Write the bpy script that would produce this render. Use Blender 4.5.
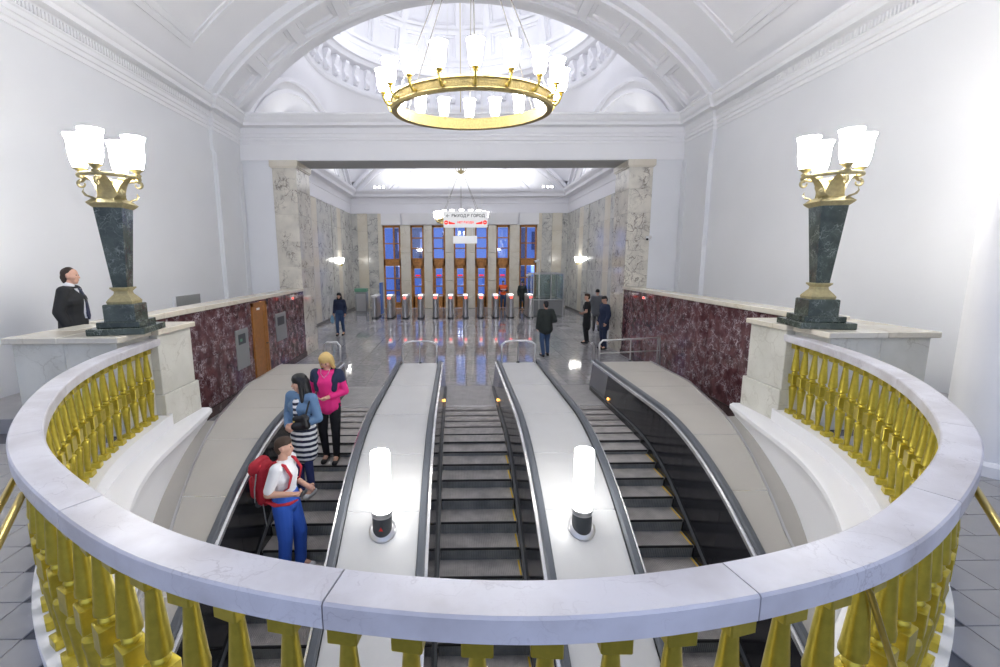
import bpy, bmesh, math, random
from math import sin, cos, pi, radians, sqrt, atan2, asin, acos, tan
from mathutils import Vector, Matrix
random.seed(7)
for o in list(bpy.data.objects): bpy.data.objects.remove(o)
SC = bpy.context.scene
COL = SC.collection

# ------------------------------------------------------------------ camera
FPX, PX, PY = 455.0, 462.0, 333.5            # focal length and principal point, pixels of the 1000x667 frame
CAM = Vector((-0.22, 0.0, 2.9))
PITCH = math.atan((PY - 261.0) / FPX)
YAW = math.atan((PX - 457.0) / FPX * cos(PITCH))
ROLL = radians(0.30)
FW = Vector((sin(YAW) * cos(PITCH), cos(YAW) * cos(PITCH), -sin(PITCH)))
RT = Vector((cos(YAW), -sin(YAW), 0)); UP = RT.cross(FW)
RT, UP = RT * cos(ROLL) - UP * sin(ROLL), UP * cos(ROLL) + RT * sin(ROLL)
cd = bpy.data.cameras.new('camera'); cam = bpy.data.objects.new('camera', cd); COL.objects.link(cam)
cd.sensor_width = 36; cd.lens = FPX * 36 / 1000; cd.shift_x = (500 - PX) / 1000; cd.clip_start = .05; cd.clip_end = 200
cam.matrix_world = Matrix(((RT.x, UP.x, -FW.x, CAM.x), (RT.y, UP.y, -FW.y, CAM.y), (RT.z, UP.z, -FW.z, CAM.z), (0, 0, 0, 1)))
SC.camera = cam
def ray(x, y): return RT * ((x - PX) / FPX) + UP * (-(y - PY) / FPX) + FW
def atz(x, y, z): d = ray(x, y); return CAM + d * ((z - CAM.z) / d.z)
def aty(x, y, Y): d = ray(x, y); return CAM + d * ((Y - CAM.y) / d.y)

# ------------------------------------------------------------------ world, exposure
W = bpy.data.worlds.new('dusk_sky'); SC.world = W; W.use_nodes = True
bg = W.node_tree.nodes['Background']; bg.inputs[0].default_value = (.60, .70, 1.0, 1); bg.inputs[1].default_value = .62
vs = SC.view_settings; vs.view_transform = 'Standard'; vs.look = 'None'; vs.gamma = 1; vs.exposure = 1.06
vs.use_curve_mapping = False
def light(name, kind, loc, power, color=(1, 1, 1), size=.3, rot=(0, 0, 0), sy=None):
    l = bpy.data.lights.new(name, kind); l.energy = power; l.color = color
    if kind == 'AREA':
        l.size = size
        if sy: l.shape = 'RECTANGLE'; l.size_y = sy
    else: l.shadow_soft_size = size
    o = bpy.data.objects.new(name, l); COL.objects.link(o); o.location = loc; o.rotation_euler = rot
    return o

# ------------------------------------------------------------------ materials
MATS = {}
def newmat(name):
    m = bpy.data.materials.new(name); m.use_nodes = True
    return m, m.node_tree.nodes, m.node_tree.links, m.node_tree.nodes['Principled BSDF']
def mat(name, col, rough=.5, metal=0., noise=0., nscale=6., bump=0., bscale=60., coat=0., spec=.5, emit=0., trans=0., ior=1.45):
    m, n, l, p = newmat(name); MATS[name] = m
    p.inputs['Base Color'].default_value = (*col, 1); p.inputs['Roughness'].default_value = rough
    p.inputs['Metallic'].default_value = metal; p.inputs['Specular IOR Level'].default_value = spec
    p.inputs['Coat Weight'].default_value = coat; p.inputs['Transmission Weight'].default_value = trans; p.inputs['IOR'].default_value = ior
    g = n.new('ShaderNodeNewGeometry')
    if noise:
        t = n.new('ShaderNodeTexNoise'); t.inputs['Scale'].default_value = nscale; t.inputs['Detail'].default_value = 5
        l.new(g.outputs['Position'], t.inputs['Vector'])
        r = n.new('ShaderNodeMapRange'); r.inputs[1].default_value = .3; r.inputs[2].default_value = .7
        r.inputs[3].default_value = 1 - noise; r.inputs[4].default_value = 1 + noise
        l.new(t.outputs[0], r.inputs[0])
        v = n.new('ShaderNodeVectorMath'); v.operation = 'SCALE'; v.inputs[0].default_value = col
        l.new(r.outputs[0], v.inputs['Scale']); l.new(v.outputs[0], p.inputs['Base Color'])
    if bump:
        t = n.new('ShaderNodeTexNoise'); t.inputs['Scale'].default_value = bscale; l.new(g.outputs['Position'], t.inputs['Vector'])
        b = n.new('ShaderNodeBump'); b.inputs['Strength'].default_value = bump; b.inputs['Distance'].default_value = .01
        l.new(t.outputs[0], b.inputs['Height']); l.new(b.outputs[0], p.inputs['Normal'])
    if emit:
        p.inputs['Emission Color'].default_value = (*col, 1); p.inputs['Emission Strength'].default_value = emit
    return m
def marble(name, base, alt, vein, rough=.2, scale=2.0, vscale=3.0, vwidth=.05, vamt=.8, warp=.6, detail=6, second=True):
    """cloudy two-tone stone with veins; each slab offset by its own random value"""
    m, n, l, p = newmat(name); MATS[name] = m
    g = n.new('ShaderNodeNewGeometry'); oi = n.new('ShaderNodeObjectInfo')
    off = n.new('ShaderNodeVectorMath'); off.operation = 'SCALE'; off.inputs[0].default_value = (13, 7, 5); l.new(oi.outputs['Random'], off.inputs['Scale'])
    ad = n.new('ShaderNodeVectorMath'); ad.operation = 'ADD'; l.new(g.outputs['Position'], ad.inputs[0]); l.new(off.outputs[0], ad.inputs[1])
    w = n.new('ShaderNodeTexNoise'); w.inputs['Scale'].default_value = scale; w.inputs['Detail'].default_value = detail; l.new(ad.outputs[0], w.inputs['Vector'])
    sc = n.new('ShaderNodeVectorMath'); sc.operation = 'SCALE'; sc.inputs['Scale'].default_value = warp; l.new(w.outputs['Color'], sc.inputs[0])
    ad2 = n.new('ShaderNodeVectorMath'); ad2.operation = 'ADD'; l.new(ad.outputs[0], ad2.inputs[0]); l.new(sc.outputs[0], ad2.inputs[1])
    mix = n.new('ShaderNodeMix'); mix.data_type = 'RGBA'
    mix.inputs[6].default_value = (*base, 1); mix.inputs[7].default_value = (*alt, 1)
    mr = n.new('ShaderNodeMapRange'); mr.inputs[1].default_value = .38; mr.inputs[2].default_value = .66; l.new(w.outputs[0], mr.inputs[0]); l.new(mr.outputs[0], mix.inputs[0])
    last = mix
    for k in range(2 if second else 1):
        v = n.new('ShaderNodeTexVoronoi'); v.feature = 'DISTANCE_TO_EDGE'; v.inputs['Scale'].default_value = vscale * (1 + 1.7 * k); l.new(ad2.outputs[0], v.inputs['Vector'])
        vr = n.new('ShaderNodeMapRange'); vr.inputs[1].default_value = 0; vr.inputs[2].default_value = vwidth; vr.inputs[3].default_value = vamt * (1 - .45 * k); vr.inputs[4].default_value = 0
        l.new(v.outputs['Distance'], vr.inputs[0])
        n2 = n.new('ShaderNodeTexNoise'); n2.inputs['Scale'].default_value = vscale * .8; l.new(ad.outputs[0], n2.inputs['Vector'])
        r2 = n.new('ShaderNodeMapRange'); r2.inputs[1].default_value = .42; r2.inputs[2].default_value = .6; l.new(n2.outputs[0], r2.inputs[0])
        mu = n.new('ShaderNodeMath'); mu.operation = 'MULTIPLY'; l.new(vr.outputs[0], mu.inputs[0]); l.new(r2.outputs[0], mu.inputs[1])
        mx = n.new('ShaderNodeMix'); mx.data_type = 'RGBA'; mx.inputs[7].default_value = (*vein, 1)
        l.new(mu.outputs[0], mx.inputs[0]); l.new(last.outputs[2], mx.inputs[6]); last = mx
    l.new(last.outputs[2], p.inputs['Base Color']); p.inputs['Roughness'].default_value = rough
    return m
mat('plaster', (.84, .84, .855), .75, noise=.02, nscale=.7)
mat('plaster_wall', (.78, .79, .81), .7, noise=.025, nscale=.6)
mat('plaster_hall', (.83, .83, .87), .75)
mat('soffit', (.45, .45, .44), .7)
marble('red_marble', (.070, .024, .028), (.15, .066, .070), (.60, .50, .54), rough=.07, scale=5, vscale=6.5, vwidth=.06, vamt=.9, warp=.5)
marble('dark_plinth', (.06, .035, .035), (.10, .06, .055), (.22, .18, .18), rough=.2, scale=4, vscale=6)
marble('grey_marble', (.66, .65, .60), (.50, .50, .48), (.13, .13, .14), rough=.15, scale=1.3, vscale=2.1, vwidth=.07, vamt=.8, warp=1.1)
marble('cream_marble', (.74, .70, .60), (.68, .62, .50), (.40, .33, .22), rough=.2, scale=1.0, vscale=1.8, vwidth=.03, vamt=.35, warp=.9)
marble('pier_marble', (.72, .71, .64), (.62, .61, .54), (.42, .39, .32), rough=.25, scale=2.2, vscale=2.6, vwidth=.03, vamt=.5, warp=.8)
marble('column_marble', (.74, .70, .61), (.60, .57, .50), (.14, .11, .09), rough=.08, scale=2.2, vscale=2.6, vwidth=.075, vamt=.85, warp=1.3)
marble('rail_marble', (.70, .69, .73), (.53, .51, .53), (.33, .30, .33), rough=.35, scale=3.5, vscale=3.0, vwidth=.018, vamt=.45, warp=.9)
marble('green_marble', (.035, .048, .036), (.075, .095, .075), (.30, .34, .29), rough=.16, scale=5, vscale=9, vwidth=.05, vamt=.6, warp=.5)
mat('gold', (.58, .47, .065), .31, .78, noise=.10, nscale=30)
mat('gold_leaf', (.42, .36, .19), .5, .4, noise=.15, nscale=25)
mat('ring_gold', (.36, .28, .11), .48, .6, noise=.2, nscale=40, bump=.6, bscale=70)
mat('brass', (.52, .40, .10), .3, .85)
mat('wood', (.46, .20, .05), .42, noise=.25, nscale=9)
mat('door_wood', (.33, .135, .03), .35, noise=.18, nscale=14)
mat('steel', (.62, .62, .63), .28, 1.0)
mat('chrome', (.80, .80, .82), .12, 1.0)
mat('deck_metal', (.60, .60, .59), .34, .35, noise=.03, nscale=2)
mat('deck_beige', (.48, .46, .42), .5, .1, noise=.03, nscale=2)
mat('trim_light', (.80, .80, .80), .22, .75)
mat('panel_black', (.022, .022, .026), .12)
mat('panel_grey', (.22, .22, .23), .16, .5)
mat('rubber', (.10, .11, .125), .38)
mat('black', (.015, .015, .016), .4)
mat('dark_grey', (.06, .065, .07), .5)
mat('yellow', (.75, .50, .03), .5)
mat('white_plastic', (.82, .82, .82), .35)
mat('red_plastic', (.75, .04, .03), .4)
mat('grey_box', (.33, .34, .34), .4, .4)
mat('green_top', (.12, .30, .20), .4)
mat('blue_panel', (.10, .22, .60), .4)
mat('grout', (.13, .13, .14), .8)
mat('skirting', (.16, .15, .14), .5)
mat('lamp_glass', (1, .975, .93), .4, emit=21.0)
mat('far_lamp_glass', (1, .985, .95), .4, emit=7.0)
mat('tube_glass', (1, 1, 1), .4, emit=7.0)
mat('sign_white', (.62, .62, .62), .5, emit=.38)
mat('sign_red', (.95, .02, .01), .5, emit=.35)
mat('sign_text', (.02, .03, .03), .6)
mat('red_light', (1, .06, .04), .4, emit=1.8)
mat('white_light', (1, .95, .9), .4, emit=1.6)
mat('amber_light', (1, .45, .08), .4, emit=2.5)
mat('street_wall', (.42, .50, .62), .8)
mat('street_window', (.85, .9, 1), .4, emit=.8)
mat('street_dark', (.05, .06, .10), .2)
mat('cable', (.22, .21, .19), .5, .2)
mat('floor_tile', (.34, .335, .34), .38, noise=.07, nscale=5)
def glass(name, col, alpha):
    m, n, l, p = newmat(name); MATS[name] = m
    t = n.new('ShaderNodeBsdfTransparent'); t.inputs[0].default_value = (*col, 1)
    gl = n.new('ShaderNodeBsdfGlossy'); gl.inputs['Roughness'].default_value = .03
    mx = n.new('ShaderNodeMixShader'); mx.inputs[0].default_value = alpha
    l.new(t.outputs[0], mx.inputs[1]); l.new(gl.outputs[0], mx.inputs[2]); l.new(mx.outputs[0], n['Material Output'].inputs['Surface'])
glass('pane_glass', (.50, .64, .95), .12)
glass('pane_frosted', (.33, .37, .52), .15)
glass('booth_glass', (.80, .86, .86), .10)
def hall_floor_mat():
    m, n, l, p = newmat('polished_floor'); MATS['polished_floor'] = m
    g = n.new('ShaderNodeNewGeometry')
    b = n.new('ShaderNodeTexBrick'); b.offset = 0; b.inputs['Scale'].default_value = 1
    b.inputs['Color1'].default_value = (.40, .39, .40, 1); b.inputs['Color2'].default_value = (.31, .31, .325, 1); b.inputs['Mortar'].default_value = (.20, .20, .21, 1)
    b.inputs['Brick Width'].default_value = .6; b.inputs['Row Height'].default_value = .6; b.inputs['Mortar Size'].default_value = .006
    l.new(g.outputs['Position'], b.inputs['Vector'])
    t = n.new('ShaderNodeTexNoise'); t.inputs['Scale'].default_value = 9; t.inputs['Detail'].default_value = 7; l.new(g.outputs['Position'], t.inputs['Vector'])
    r = n.new('ShaderNodeMapRange'); r.inputs[1].default_value = .3; r.inputs[2].default_value = .7; r.inputs[3].default_value = .75; r.inputs[4].default_value = 1.2; l.new(t.outputs[0], r.inputs[0])
    v = n.new('ShaderNodeVectorMath'); v.operation = 'SCALE'; l.new(b.outputs[0], v.inputs[0]); l.new(r.outputs[0], v.inputs['Scale'])
    l.new(v.outputs[0], p.inputs['Base Color']); p.inputs['Roughness'].default_value = .055; p.inputs['IOR'].default_value = 1.7
hall_floor_mat()
def step_mat(name, c1, c2, axis, per, rough):
    m, n, l, p = newmat(name); MATS[name] = m
    tc = n.new('ShaderNodeTexCoord'); g = n.new('ShaderNodeNewGeometry')
    w = n.new('ShaderNodeTexWave'); w.bands_direction = axis; w.inputs['Scale'].default_value = per; l.new(tc.outputs['Object'], w.inputs['Vector'])
    t = n.new('ShaderNodeTexNoise'); t.inputs['Scale'].default_value = 5; t.inputs['Detail'].default_value = 6; l.new(g.outputs['Position'], t.inputs['Vector'])
    mx = n.new('ShaderNodeMix'); mx.data_type = 'RGBA'; mx.inputs[6].default_value = (*c1, 1); mx.inputs[7].default_value = (*c2, 1)
    r = n.new('ShaderNodeMapRange'); r.inputs[1].default_value = .35; r.inputs[2].default_value = .65; l.new(t.outputs[0], r.inputs[0]); l.new(r.outputs[0], mx.inputs[0]); l.new(mx.outputs[2], p.inputs['Base Color'])
    b = n.new('ShaderNodeBump'); b.inputs['Strength'].default_value = .5; b.inputs['Distance'].default_value = .01; l.new(w.outputs[0], b.inputs['Height']); l.new(b.outputs[0], p.inputs['Normal'])
    p.inputs['Roughness'].default_value = rough; p.inputs['Metallic'].default_value = .15
step_mat('tread', (.50, .475, .455), (.34, .32, .31), 'X', 14, .45)
step_mat('riser', (.26, .28, .28), (.17, .185, .19), 'X', 14, .4)
step_mat('comb_plate', (.42, .41, .40), (.33, .32, .31), 'X', 10, .35)
def stripe_mat(name, c1, c2, per, duty):
    m, n, l, p = newmat(name); MATS[name] = m
    tc = n.new('ShaderNodeTexCoord'); s = n.new('ShaderNodeSeparateXYZ'); l.new(tc.outputs['Object'], s.inputs[0])
    a = n.new('ShaderNodeMath'); a.operation = 'DIVIDE'; a.inputs[1].default_value = per; l.new(s.outputs[2], a.inputs[0])
    f = n.new('ShaderNodeMath'); f.operation = 'FRACT'; l.new(a.outputs[0], f.inputs[0])
    c = n.new('ShaderNodeMath'); c.operation = 'LESS_THAN'; c.inputs[1].default_value = duty; l.new(f.outputs[0], c.inputs[0])
    mx = n.new('ShaderNodeMix'); mx.data_type = 'RGBA'; mx.inputs[6].default_value = (*c1, 1); mx.inputs[7].default_value = (*c2, 1)
    l.new(c.outputs[0], mx.inputs[0]); l.new(mx.outputs[2], p.inputs['Base Color']); p.inputs['Roughness'].default_value = .85
stripe_mat('striped_jersey', (.78, .78, .78), (.02, .025, .05), .075, .5)
for nm, c, r in (('skin', (.62, .36, .26), .5), ('skin_far', (.58, .34, .25), .5), ('suit', (.016, .017, .019), .75), ('shirt_white', (.80, .80, .82), .8), ('tie', (.02, .025, .06), .6),
                 ('jeans_bright', (.035, .12, .55), .85), ('jeans', (.04, .075, .16), .85), ('leggings', (.035, .05, .16), .8), ('denim_jacket', (.13, .23, .38), .85), ('pink', (.80, .03, .23), .8),
                 ('navy', (.018, .028, .065), .8), ('black_cloth', (.012, .013, .016), .8), ('dark_jacket', (.025, .032, .030), .8), ('grey_coat', (.14, .15, .165), .85), ('orange', (.95, .13, .03), .7),
                 ('backpack_red', (.42, .015, .03), .7), ('strap_grey', (.28, .29, .30), .7), ('hair_brown', (.05, .028, .016), .65), ('hair_black', (.008, .008, .010), .4), ('hair_blonde', (.60, .42, .16), .55),
                 ('hair_dark', (.030, .018, .012), .65), ('leather', (.012, .012, .014), .35), ('shoe_white', (.70, .70, .70), .6), ('eye', (.02, .015, .012), .3), ('lips', (.45, .14, .12), .5), ('bag_blue', (.25, .45, .60), .6)):
    mat(nm, c, r)

# ------------------------------------------------------------------ mesh helpers
class MB:
    def __init__(s): s.v = []; s.f = []; s.mi = []
    def quad(s, *ps, mi=0):
        b = len(s.v); s.v += [tuple(p) for p in ps]; s.f.append(tuple(range(b, b + len(ps)))); s.mi.append(mi); return s
    def box(s, x0, x1, y0, y1, z0, z1, mi=0, topmi=None):
        b = len(s.v); s.v += [(x, y, z) for z in (z0, z1) for y in (y0, y1) for x in (x0, x1)]
        fs = [(0, 2, 3, 1), (4, 5, 7, 6), (0, 1, 5, 4), (2, 6, 7, 3), (0, 4, 6, 2), (1, 3, 7, 5)]
        s.f += [tuple(b + i for i in f) for f in fs]; s.mi += [mi, mi if topmi is None else topmi, mi, mi, mi, mi]; return s
    def bbox(s, x0, x1, y0, y1, z0, z1, c=.01, mi=0):
        """box with chamfered vertical and top edges"""
        def ring(i, z): return [(x0 + i + c, y0 + i, z), (x1 - i - c, y0 + i, z), (x1 - i, y0 + i + c, z), (x1 - i, y1 - i - c, z), (x1 - i - c, y1 - i, z), (x0 + i + c, y1 - i, z), (x0 + i, y1 - i - c, z), (x0 + i, y0 + i + c, z)]
        return s.loft([ring(c, z0), ring(0, z0 + c), ring(0, z1 - c), ring(c, z1)], mi=mi)
    def loft(s, rings, closed=True, cap=True, mi=0):
        b = len(s.v); n = len(rings[0])
        for r in rings: s.v += [tuple(p) for p in r]
        for i in range(len(rings) - 1):
            for j in range(n if closed else n - 1):
                k = (j + 1) % n
                s.f.append((b + i * n + j, b + i * n + k, b + (i + 1) * n + k, b + (i + 1) * n + j)); s.mi.append(mi)
        if cap and closed:
            if cap != 'end': s.f.append(tuple(b + j for j in reversed(range(n)))); s.mi.append(mi)
            s.f.append(tuple(b + (len(rings) - 1) * n + j for j in range(n))); s.mi.append(mi)
        return s
    def lathe(s, prof, n=16, c=(0, 0, 0), cap=True, mi=0):
        return s.loft([[(c[0] + r * cos(2 * pi * k / n), c[1] + r * sin(2 * pi * k / n), c[2] + z) for k in range(n)] for r, z in prof], cap=cap, mi=mi)
    def tube(s, path, r, n=8, mi=0, flat=1.0):
        path = [Vector(p) for p in path]; rings = []; rs = r if isinstance(r, (list, tuple)) else [r] * len(path)
        u = None
        for i, p in enumerate(path):
            t = (path[min(i + 1, len(path) - 1)] - path[max(i - 1, 0)]).normalized()
            if u is None:
                u = t.orthogonal().normalized() if abs(t.z) > .9 else t.cross(Vector((0, 0, 1))).normalized()
            u = (u - t * u.dot(t)).normalized(); w = t.cross(u)
            rings.append([p + (u * cos(2 * pi * k / n) + w * sin(2 * pi * k / n) * flat) * rs[i] for k in range(n)])
        return s.loft(rings, mi=mi)
    def ball(s, c, r, n=10, m=6, mi=0):
        r = r if isinstance(r, (list, tuple)) else (r, r, r)
        rings = []
        for i in range(m + 1):
            a = -pi / 2 + pi * (i + .02) / (m + .04)
            rings.append([(c[0] + r[0] * cos(a) * cos(2 * pi * k / n), c[1] + r[1] * cos(a) * sin(2 * pi * k / n), c[2] + r[2] * sin(a)) for k in range(n)])
        return s.loft(rings, mi=mi)
    def cone(s, p0, r0, p1, r1, xs=1., n=12, side=None):
        """round cone; cross-section widened by xs along side"""
        p0, p1 = Vector(p0), Vector(p1); t = (p1 - p0).normalized(); side = Vector(side or (1, 0, 0))
        u = side - t * side.dot(t); u = u.normalized() if u.length > .1 else t.orthogonal().normalized(); w = t.cross(u); rings = []
        for a in (-85, -50, -20, 0): rings.append((p0 + t * r0 * sin(radians(a)), r0 * cos(radians(a))))
        for a in (0, 20, 50, 85): rings.append((p1 + t * r1 * sin(radians(a)), r1 * cos(radians(a))))
        return s.loft([[c + (u * cos(2 * pi * k / n) * xs + w * sin(2 * pi * k / n)) * r for k in range(n)] for c, r in rings])
    def mesh(s, name, smooth=None, off=None):
        me = bpy.data.meshes.new(name)
        v = s.v if off is None else [(x - off[0], y - off[1], z - off[2]) for x, y, z in s.v]
        me.from_pydata(v, [], s.f); me.polygons.foreach_set('material_index', s.mi)
        bm = bmesh.new(); bm.from_mesh(me); bmesh.ops.recalc_face_normals(bm, faces=bm.faces); bm.to_mesh(me); bm.free()
        if smooth:
            me.polygons.foreach_set('use_smooth', [True] * len(me.polygons)); me.set_sharp_from_angle(angle=radians(smooth))
        me.update(); return me
    def build(s, name, mats, parent=None, smooth=None, world=True):
        off = parent_world(parent) if (parent and world) else None
        me = s.mesh(name, smooth, off)
        for m in ([mats] if isinstance(mats, str) else mats): me.materials.append(MATS[m])
        return put(name, me, parent)
def parent_world(p):
    v = Vector(p.location)
    while p.parent: p = p.parent; v += Vector(p.location)
    return v
def put(name, me, parent=None, loc=(0, 0, 0), rot=(0, 0, 0)):
    o = bpy.data.objects.new(name, me); COL.objects.link(o); o.location = loc; o.rotation_euler = rot
    if parent: o.parent = parent
    return o
def tag(o, label, cat, group=None):
    o['label'] = label; o['category'] = cat
    if group: o['group'] = group
    return o
def thing(name, label, cat, loc=(0, 0, 0), rz=0, group=None):
    o = bpy.data.objects.new(name, None); COL.objects.link(o); o.location = loc; o.rotation_euler = (0, 0, rz); o.empty_display_size = .1
    return tag(o, label, cat, group)
def struct(o): o['kind'] = 'structure'; return o
def sroot(name, loc=(0, 0, 0)):
    o = bpy.data.objects.new(name, None); COL.objects.link(o); o.location = loc; o['kind'] = 'structure'; return o
def tree_copy(o, parent=None, loc=None):
    c = o.copy(); COL.objects.link(c); c.parent = parent
    if loc is not None: c.location = loc
    for ch in list(o.children): tree_copy(ch, c)
    return c
def text_obj(name, body, size, mat_, parent, loc, rot=(pi / 2, 0, 0), ext=.004):
    cu = bpy.data.curves.new(name, 'FONT'); cu.body = body; cu.size = size; cu.extrude = ext; cu.offset = .003; cu.align_x = 'CENTER'; cu.align_y = 'CENTER'
    t = bpy.data.objects.new(name, cu); COL.objects.link(t)
    bpy.context.view_layer.update()
    me = bpy.data.meshes.new_from_object(t.evaluated_get(bpy.context.evaluated_depsgraph_get())); bpy.data.objects.remove(t)
    me.materials.clear(); me.materials.append(MATS[mat_])
    return put(name, me, parent, loc, rot)
SIDE = {-1: 'left', 1: 'right'}

# ------------------------------------------------------------------ main levels and lines (metres; ticket-hall floor is z = 0)
ZB = .88             # balcony floor
ZS = 1.05            # floor of the raised side aisles
Z0B = .95            # foot of the balusters
ZR = 1.95            # top of balustrade rail
ZL = 2.11            # top of the ledge along the escalator well
XW = 6.6             # side walls
XR = 4.92            # red marble walls of the well
YP = 14.0            # portal face
YP2 = 15.2
YF = 28.3            # far wall
ZA, ZC = 5.78, 7.10  # entablature bottom and top
ARC_R, ARC_C = 8.24, 1.91

def sweep(mb, prof, path, side):
    """profile (offset from wall, z) along a plan path with mitred corners; side = +1: offset to the left of travel"""
    path = [Vector((p[0], p[1])) for p in path]; rings = []
    for i, p in enumerate(path):
        ns = []
        if i > 0: d = (p - path[i - 1]).normalized(); ns.append(Vector((-d.y, d.x)) * side)
        if i < len(path) - 1: d = (path[i + 1] - p).normalized(); ns.append(Vector((-d.y, d.x)) * side)
        nrm = sum(ns, Vector((0, 0))) / len(ns); nrm = nrm / nrm.length_squared
        rings.append([(p.x + nrm.x * o, p.y + nrm.y * o, z) for o, z in prof])
    return mb.loft(rings)
CORNICE = [(-.02, 6.28), (.02, 6.28), (.02, 6.36), (.045, 6.37), (.045, 6.45), (.07, 6.46), (.07, 6.54), (.09, 6.56), (.09, 6.70), (.12, 6.72), (.27, 6.73), (.28, 6.81), (.31, 6.83), (.36, 6.90), (.38, 6.96), (.41, 6.97), (.41, 7.03), (-.02, 7.03)]

# ------------------------------------------------------------------ escalator hall walls
for s in (-1, 1):
    w = sroot('wall_' + SIDE[s])
    X = s * XW
    MB().box(min(X, X + s * .3), max(X, X + s * .3), -4, 12.5, ZB - .1, 7.4).build('wall_face', 'plaster_wall', w)
    xi = s * (XW - .035)
    MB().box(min(xi, X), max(xi, X), -4, 12.5, ZB, 5.77).build('wall_lower_field', 'plaster_wall', w)
    xp = s * (XW - .09)
    MB().box(min(xp, X + s * .3), max(xp, X + s * .3), 12.5, YP, ZB - .1, 7.3).build('pilaster', 'plaster_wall', w)
    xp2 = s * (XW - .125)
    MB().box(min(xp2, xp), max(xp2, xp), 12.52, YP, ZB, 5.77).build('pilaster_field', 'plaster_wall', w)
    for k in range(2):
        MB().box(min(xp2, xp2 - s * .02), max(xp2, xp2 - s * .02), 12.52 + k * 1.2, 12.62 + k * 1.2, ZB, 5.7).build('pilaster_strip', 'plaster_wall', w)
    t = sroot('trim_%d' % (1 if s < 0 else 2))
    mb = MB(); sweep(mb, CORNICE, [(X, -4), (X, 12.5), (xp, 12.5), (xp, YP + .05)], 1 if s > 0 else -1)
    mb.build('cornice', 'plaster', t, smooth=25)
    mb = MB(); y = -1.0
    while y < 12.4:
        mb.box(min(X - s * .09, X - s * .125), max(X - s * .09, X - s * .125), y, y + .035, 6.575, 6.69); y += .065
    d = mb.build('leaf_band', 'plaster', t); d['kind'] = 'stuff'
    # skirting
    b = MB().box(min(X, X - s * .03), max(X, X - s * .03), -4, 12.5, ZB, ZB + .12).build('baseboard_' + SIDE[s], 'skirting'); struct(b)
# a doorway in the left wall above the aisle, seen over the ledge
d2 = sroot('door_2')
MB().box(-XW + .0, -XW + .05, 10.3, 11.3, ZS, 2.14).build('door_leaf', 'grey_box', d2)  # flat grey plate, its tone stands for the shade inside the opening
MB().box(-XW + .0, -XW + .065, 10.22, 10.3, ZS, 2.14).build('door_jamb', 'plaster_wall', d2)
MB().box(-XW + .0, -XW + .065, 11.3, 11.38, ZS, 2.14).build('door_jamb', 'plaster_wall', d2)

# portal wall: beam, marble piers, white infills
pw = sroot('wall_portal')
MB().box(-XW, XW, YP, YP2, ZA + .05, 7.08).build('beam', 'plaster', pw)
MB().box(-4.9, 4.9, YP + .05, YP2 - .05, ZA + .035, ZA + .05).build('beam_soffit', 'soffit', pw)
mb = MB(); sweep(mb, CORNICE, [(-XW + .09, YP), (XW - .09, YP)], -1); mb.build('cornice', 'plaster', pw, smooth=25)
for s in (-1, 1):
    x0, x1 = sorted((s * 5.62, s * XW)); MB().box(x0, x1, YP + .03, YP2, 0, ZA + .05).build('infill', 'plaster_wall', pw)
    x0, x1 = sorted((s * 5.60, s * 4.94)); MB().box(x0, x1, YP + .02, YP2 - .02, 0, ZA).build('pier_core', 'column_marble', pw)
    zs = [0, .55, 1.35, 2.1, 2.75, 3.5, 4.3, 5.0, 5.62]
    for k in range(len(zs) - 1):
        x0, x1 = sorted((s * 5.62, s * 4.92))
        MB().bbox(x0, x1, YP, YP2, zs[k] + .002, zs[k + 1] - .002, c=.004).build('pier_block', 'column_marble', pw)
    x0, x1 = sorted((s * 5.68, s * 4.86)); mb = MB().box(x0, x1, YP - .05, YP2 + .05, 5.66, ZA + .05); mb.box(x0 + .03, x1 - .03, YP - .025, YP2 + .02, 5.62, 5.66)
    mb.build('capital', 'cream_marble', pw)

# vault, coffered arch band
def arc(R, n, a=None):
    a = a or 51.0
    return [(R * sin(radians(t)), ARC_C + R * cos(radians(t))) for t in [-a + 2 * a * k / n for k in range(n + 1)]]
ce = sroot('ceiling')
mb = MB(); A = arc(8.5, 56, 52.6)
mb.loft([[(x, -4, z) for x, z in A], [(x, 12.45, z) for x, z in A]], closed=False, cap=False)
mb.build('vault', 'plaster', ce, smooth=30)
def vault_pt(R, deg, y): return (R * sin(radians(deg)), y, ARC_C + R * cos(radians(deg)))
for Rr, m, wd in ((8.46, 46.6, .05), (8.475, 45.6, .035)):
    for s in (-1, 1):
        mb = MB(); yy = 11.25 - (46.6 - m) * .14
        P = [[vault_pt(R_, s * (m + e), y) for R_, e in ((8.52, -.5), (Rr, -.4), (Rr, .4), (8.52, .5))] for y in (-4, yy)]
        mb.loft(P); mb.build('panel_moulding', 'plaster', ce)
    mb = MB(); yy = 11.25 - (46.6 - m) * .14
    P = [[vault_pt(8.52, d, yy - wd), vault_pt(Rr, d, yy - wd * .8), vault_pt(Rr, d, yy + wd * .8), vault_pt(8.52, d, yy + wd)] for d in [-m + 2 * m * k / 60 for k in range(61)]]
    mb.loft(P); mb.build('panel_moulding', 'plaster', ce, smooth=25)
ab = sroot('trim_3')     # the arch band
for nm, y0, y1, R0, R1 in (('arch_edge_moulding', 12.40, 12.62, 8.30, 8.6), ('arch_edge_moulding', 12.62, 12.74, 8.22, 8.6), ('arch_edge_moulding', 13.80, 14.02, 8.24, 8.6), ('arch_face', 13.98, 14.26, 8.24, 13.0)):
    mb = MB(); a0, a1 = arc(R0, 60, 51.2), arc(R1, 60, 51.2)
    mb.loft([[(p[0], y0, p[1]), (p[0], y1, p[1]), (q[0], y1, q[1]), (q[0], y0, q[1])] for p, q in zip(a0, a1)])
    mb.build(nm, 'plaster', ab, smooth=25)
NC = 11; da = 102.0 / NC
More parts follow.
